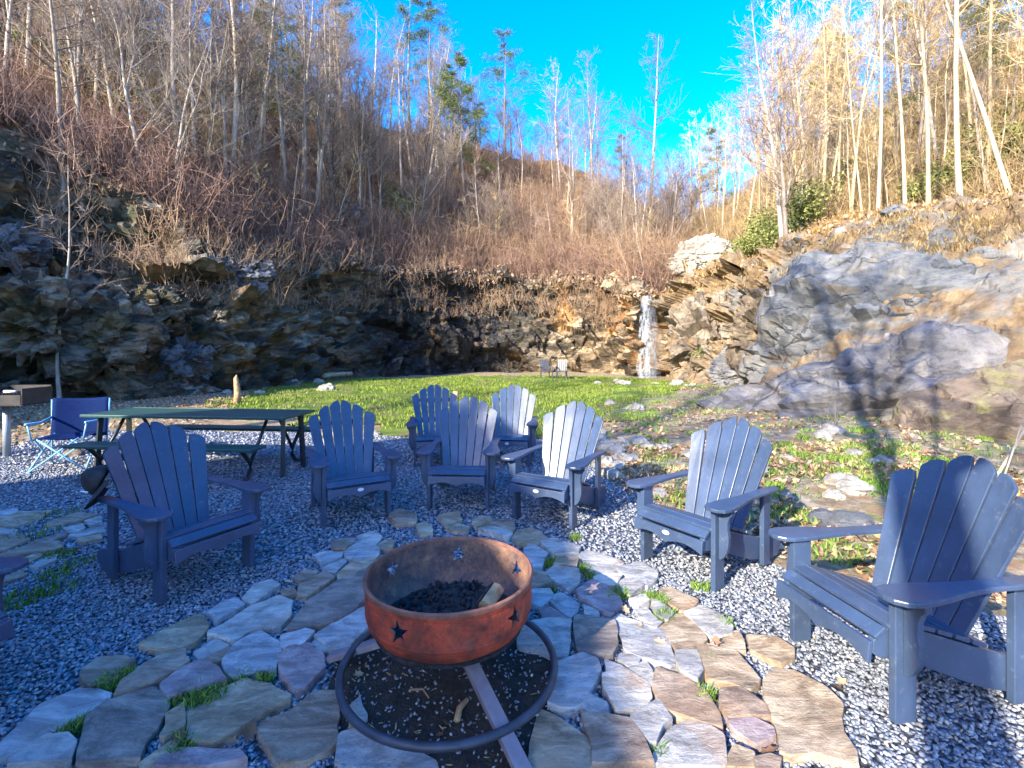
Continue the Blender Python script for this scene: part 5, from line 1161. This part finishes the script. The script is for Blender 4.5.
for i in range(26):
    u = random.uniform(3.2, 10.3); v = random.uniform(1.1, 2.9); p = hill_pt(u, v); a = random.uniform(0, 3.14); L = random.uniform(1.2, 3.2); d = np.array((math.cos(a), math.sin(a), 0)) * L
    q = p + d; j = np.argmin(((S[..., :2] - q[:2]) ** 2).sum(-1)); q2 = S.reshape(-1, 3)[j]; hgt = q2[2] if abs(q2[2] - p[2]) < L * 1.3 else p[2] + .3 * L
    e = np.array((q[0], q[1], hgt)); m_ = MB(); m_.tube([p + (0, 0, .12), (p + e) / 2 + (0, 0, random.uniform(.1, .3)), e + (0, 0, .12)], [.07, .055, .03], 6)
    o_ = m_.build('fallen_branch', M['barkw' if i % 3 else 'bark2'], smooth=True); px, py = pix(p); tag(o_, 'x', 'fallen branch', 'fallen branches on the wooded slope'); TL2.append((o_, ('pale' if i % 3 else 'dark') + ' fallen branch', px, v))
relabel(TL2)
# ------------------------------------------------------------------ brush thicket (one mass of twigs)
def clump(seed, n=26, h=1.5):
    r = random.Random(seed); t = TM()
    for _ in range(n):
        b = np.array((r.gauss(0, .35), r.gauss(0, .35), -.05)); d = np.array((r.gauss(0, .35), r.gauss(0, .35), 1)); L = h * r.uniform(.5, 1.2); q, _ = path(r, b, d, L, 3, .2, 0); t.tube(q, np.array((.011, .009, .007, .003)), 3)
        for _ in range(4):
            j = r.randint(0, 2); p = q[j] + (q[j + 1] - q[j]) * r.random(); q2, _ = path(r, p, rv(r) + np.array((0, 0, .5)), L * r.uniform(.2, .5), 2, .3, 0); t.tube(q2, np.array((.006, .005, .002)), 3)
    return t.mesh('brush_clump', False)
def brush(name, pts, meshes, mat):
    me_ = bpy.data.meshes.new(name); me_.from_pydata([tuple(p) for p in pts], [], []); o = link(name, me_); tag(o, kind='stuff')
    ng = bpy.data.node_groups.new(name, 'GeometryNodeTree'); ng.interface.new_socket('Geometry', in_out='INPUT', socket_type='NodeSocketGeometry'); ng.interface.new_socket('Geometry', in_out='OUTPUT', socket_type='NodeSocketGeometry')
    N = ng.nodes; L = ng.links; gi = N.new('NodeGroupInput'); go = N.new('NodeGroupOutput'); ip = N.new('GeometryNodeInstanceOnPoints')
    col = bpy.data.collections.new(name + '_sources')
    for m_ in meshes:
        m_.materials.append(mat); col.objects.link(bpy.data.objects.new('brush_clump', m_))
    ci = N.new('GeometryNodeCollectionInfo'); ci.inputs['Collection'].default_value = col; ci.inputs['Separate Children'].default_value = True; ci.inputs['Reset Children'].default_value = True
    L.new(gi.outputs[0], ip.inputs['Points']); L.new(ci.outputs[0], ip.inputs['Instance']); ip.inputs['Pick Instance'].default_value = True
    rr = N.new('FunctionNodeRandomValue'); rr.data_type = 'FLOAT_VECTOR'; rr.inputs[0].default_value = (-.3, -.3, 0); rr.inputs[1].default_value = (.3, .3, 6.28); L.new(rr.outputs[0], ip.inputs['Rotation'])
    rs = N.new('FunctionNodeRandomValue'); rs.data_type = 'FLOAT'; rs.inputs[2].default_value = .6; rs.inputs[3].default_value = 1.5; L.new(rs.outputs[1], ip.inputs['Scale']); L.new(ip.outputs[0], go.inputs[0])
    md = o.modifiers.new('scatter', 'NODES'); md.node_group = ng
    return o
def spts(n, u0, u1, v0, v1, dens=None):
    out = []
    for _ in range(n):
        u = random.uniform(u0, u1); v = random.uniform(v0, v1); p = hill_pt(u, v)
        if p[1] > 6: out.append(p + np.array((random.gauss(0, .2), random.gauss(0, .2), 0)))
    return out
brush('brush_thicket', spts(620, 3.4, 8.2, 1.0, 2.6) + spts(260, 7.5, 10.8, 1.0, 2.2) + spts(200, 2.4, 4.5, .95, 2.2) + spts(250, 3, 8, 2.6, 4.0), [clump(i) for i in range(4)], M['brush'])
brush('straw_undergrowth', spts(2100, 11.0, 16.8, 2.1, 4.0), [clump(i + 29, 18, .9 + .4 * i) for i in range(4)], M['straw'])
brush('dry_undergrowth', spts(1200, 6.5, 11.5, 1.2, 3.9) + spts(350, 3, 6.5, 1.6, 4), [clump(i + 9, 20, 1.0 + .45 * i) for i in range(4)], M['brusht'])
hang = []
for _ in range(260):
    u = random.uniform(3, 9.5); hang.append(hill_pt(u, random.uniform(.55, 1.0)))
brush('cliff_scrub', hang, [clump(i + 19, 16, .8) for i in range(2)], M['brusht'])

# ------------------------------------------------------------------ unseen cabin behind the viewpoint, added to shade the patio
cb = empty('shade_cabin', (-8.09, -5.6, 0), label='unseen log cabin with steep shingle roof, added behind the viewpoint to shade the patio', cat='cabin')
Lc, Wc = 9.0, 3.6; mb = MB()
for k_ in range(12):
    z = .15 + k_ * .25
    for s in (-1, 1): mb.tube([(s * Wc, -Lc / 2 - .15, z), (s * Wc, Lc / 2 + .15, z)], .13, 8); mb.tube([(-Wc - .15, s * Lc / 2, z + .12), (Wc + .15, s * Lc / 2, z + .12)], .13, 8)
for s in (-1, 1): mb.prism([(-Wc, 3.1), (Wc, 3.1), (0, 6.8)], s * Lc / 2 - .06, s * Lc / 2 + .06, (0, 2, 1))
mb.build('wall', M['cabin'], cb)
for s in (-1, 1):
    mb = MB(); mb.bar((0, 0, 7.0), (s * 3.95, 0, 2.95), Lc + .9, .12); mb.build('roof', M['roof'], cb)
mb = MB(); mb.box((1.6, Lc / 2 + .16, 1.05), (.95, .06, 2.1)); d_ = mb.build('door', M['plank'], cb)
for y_ in (-2.5, 1.8):
    mb = MB(); mb.box((Wc + .16, y_, 1.7), (.06, 1.1, 1.1)); w_ = mb.build('window', M['plank'], cb); mb = MB(); mb.box((Wc + .2, y_, 1.7), (.03, .9, .9)); mb.build('pane', M['glass'], w_)
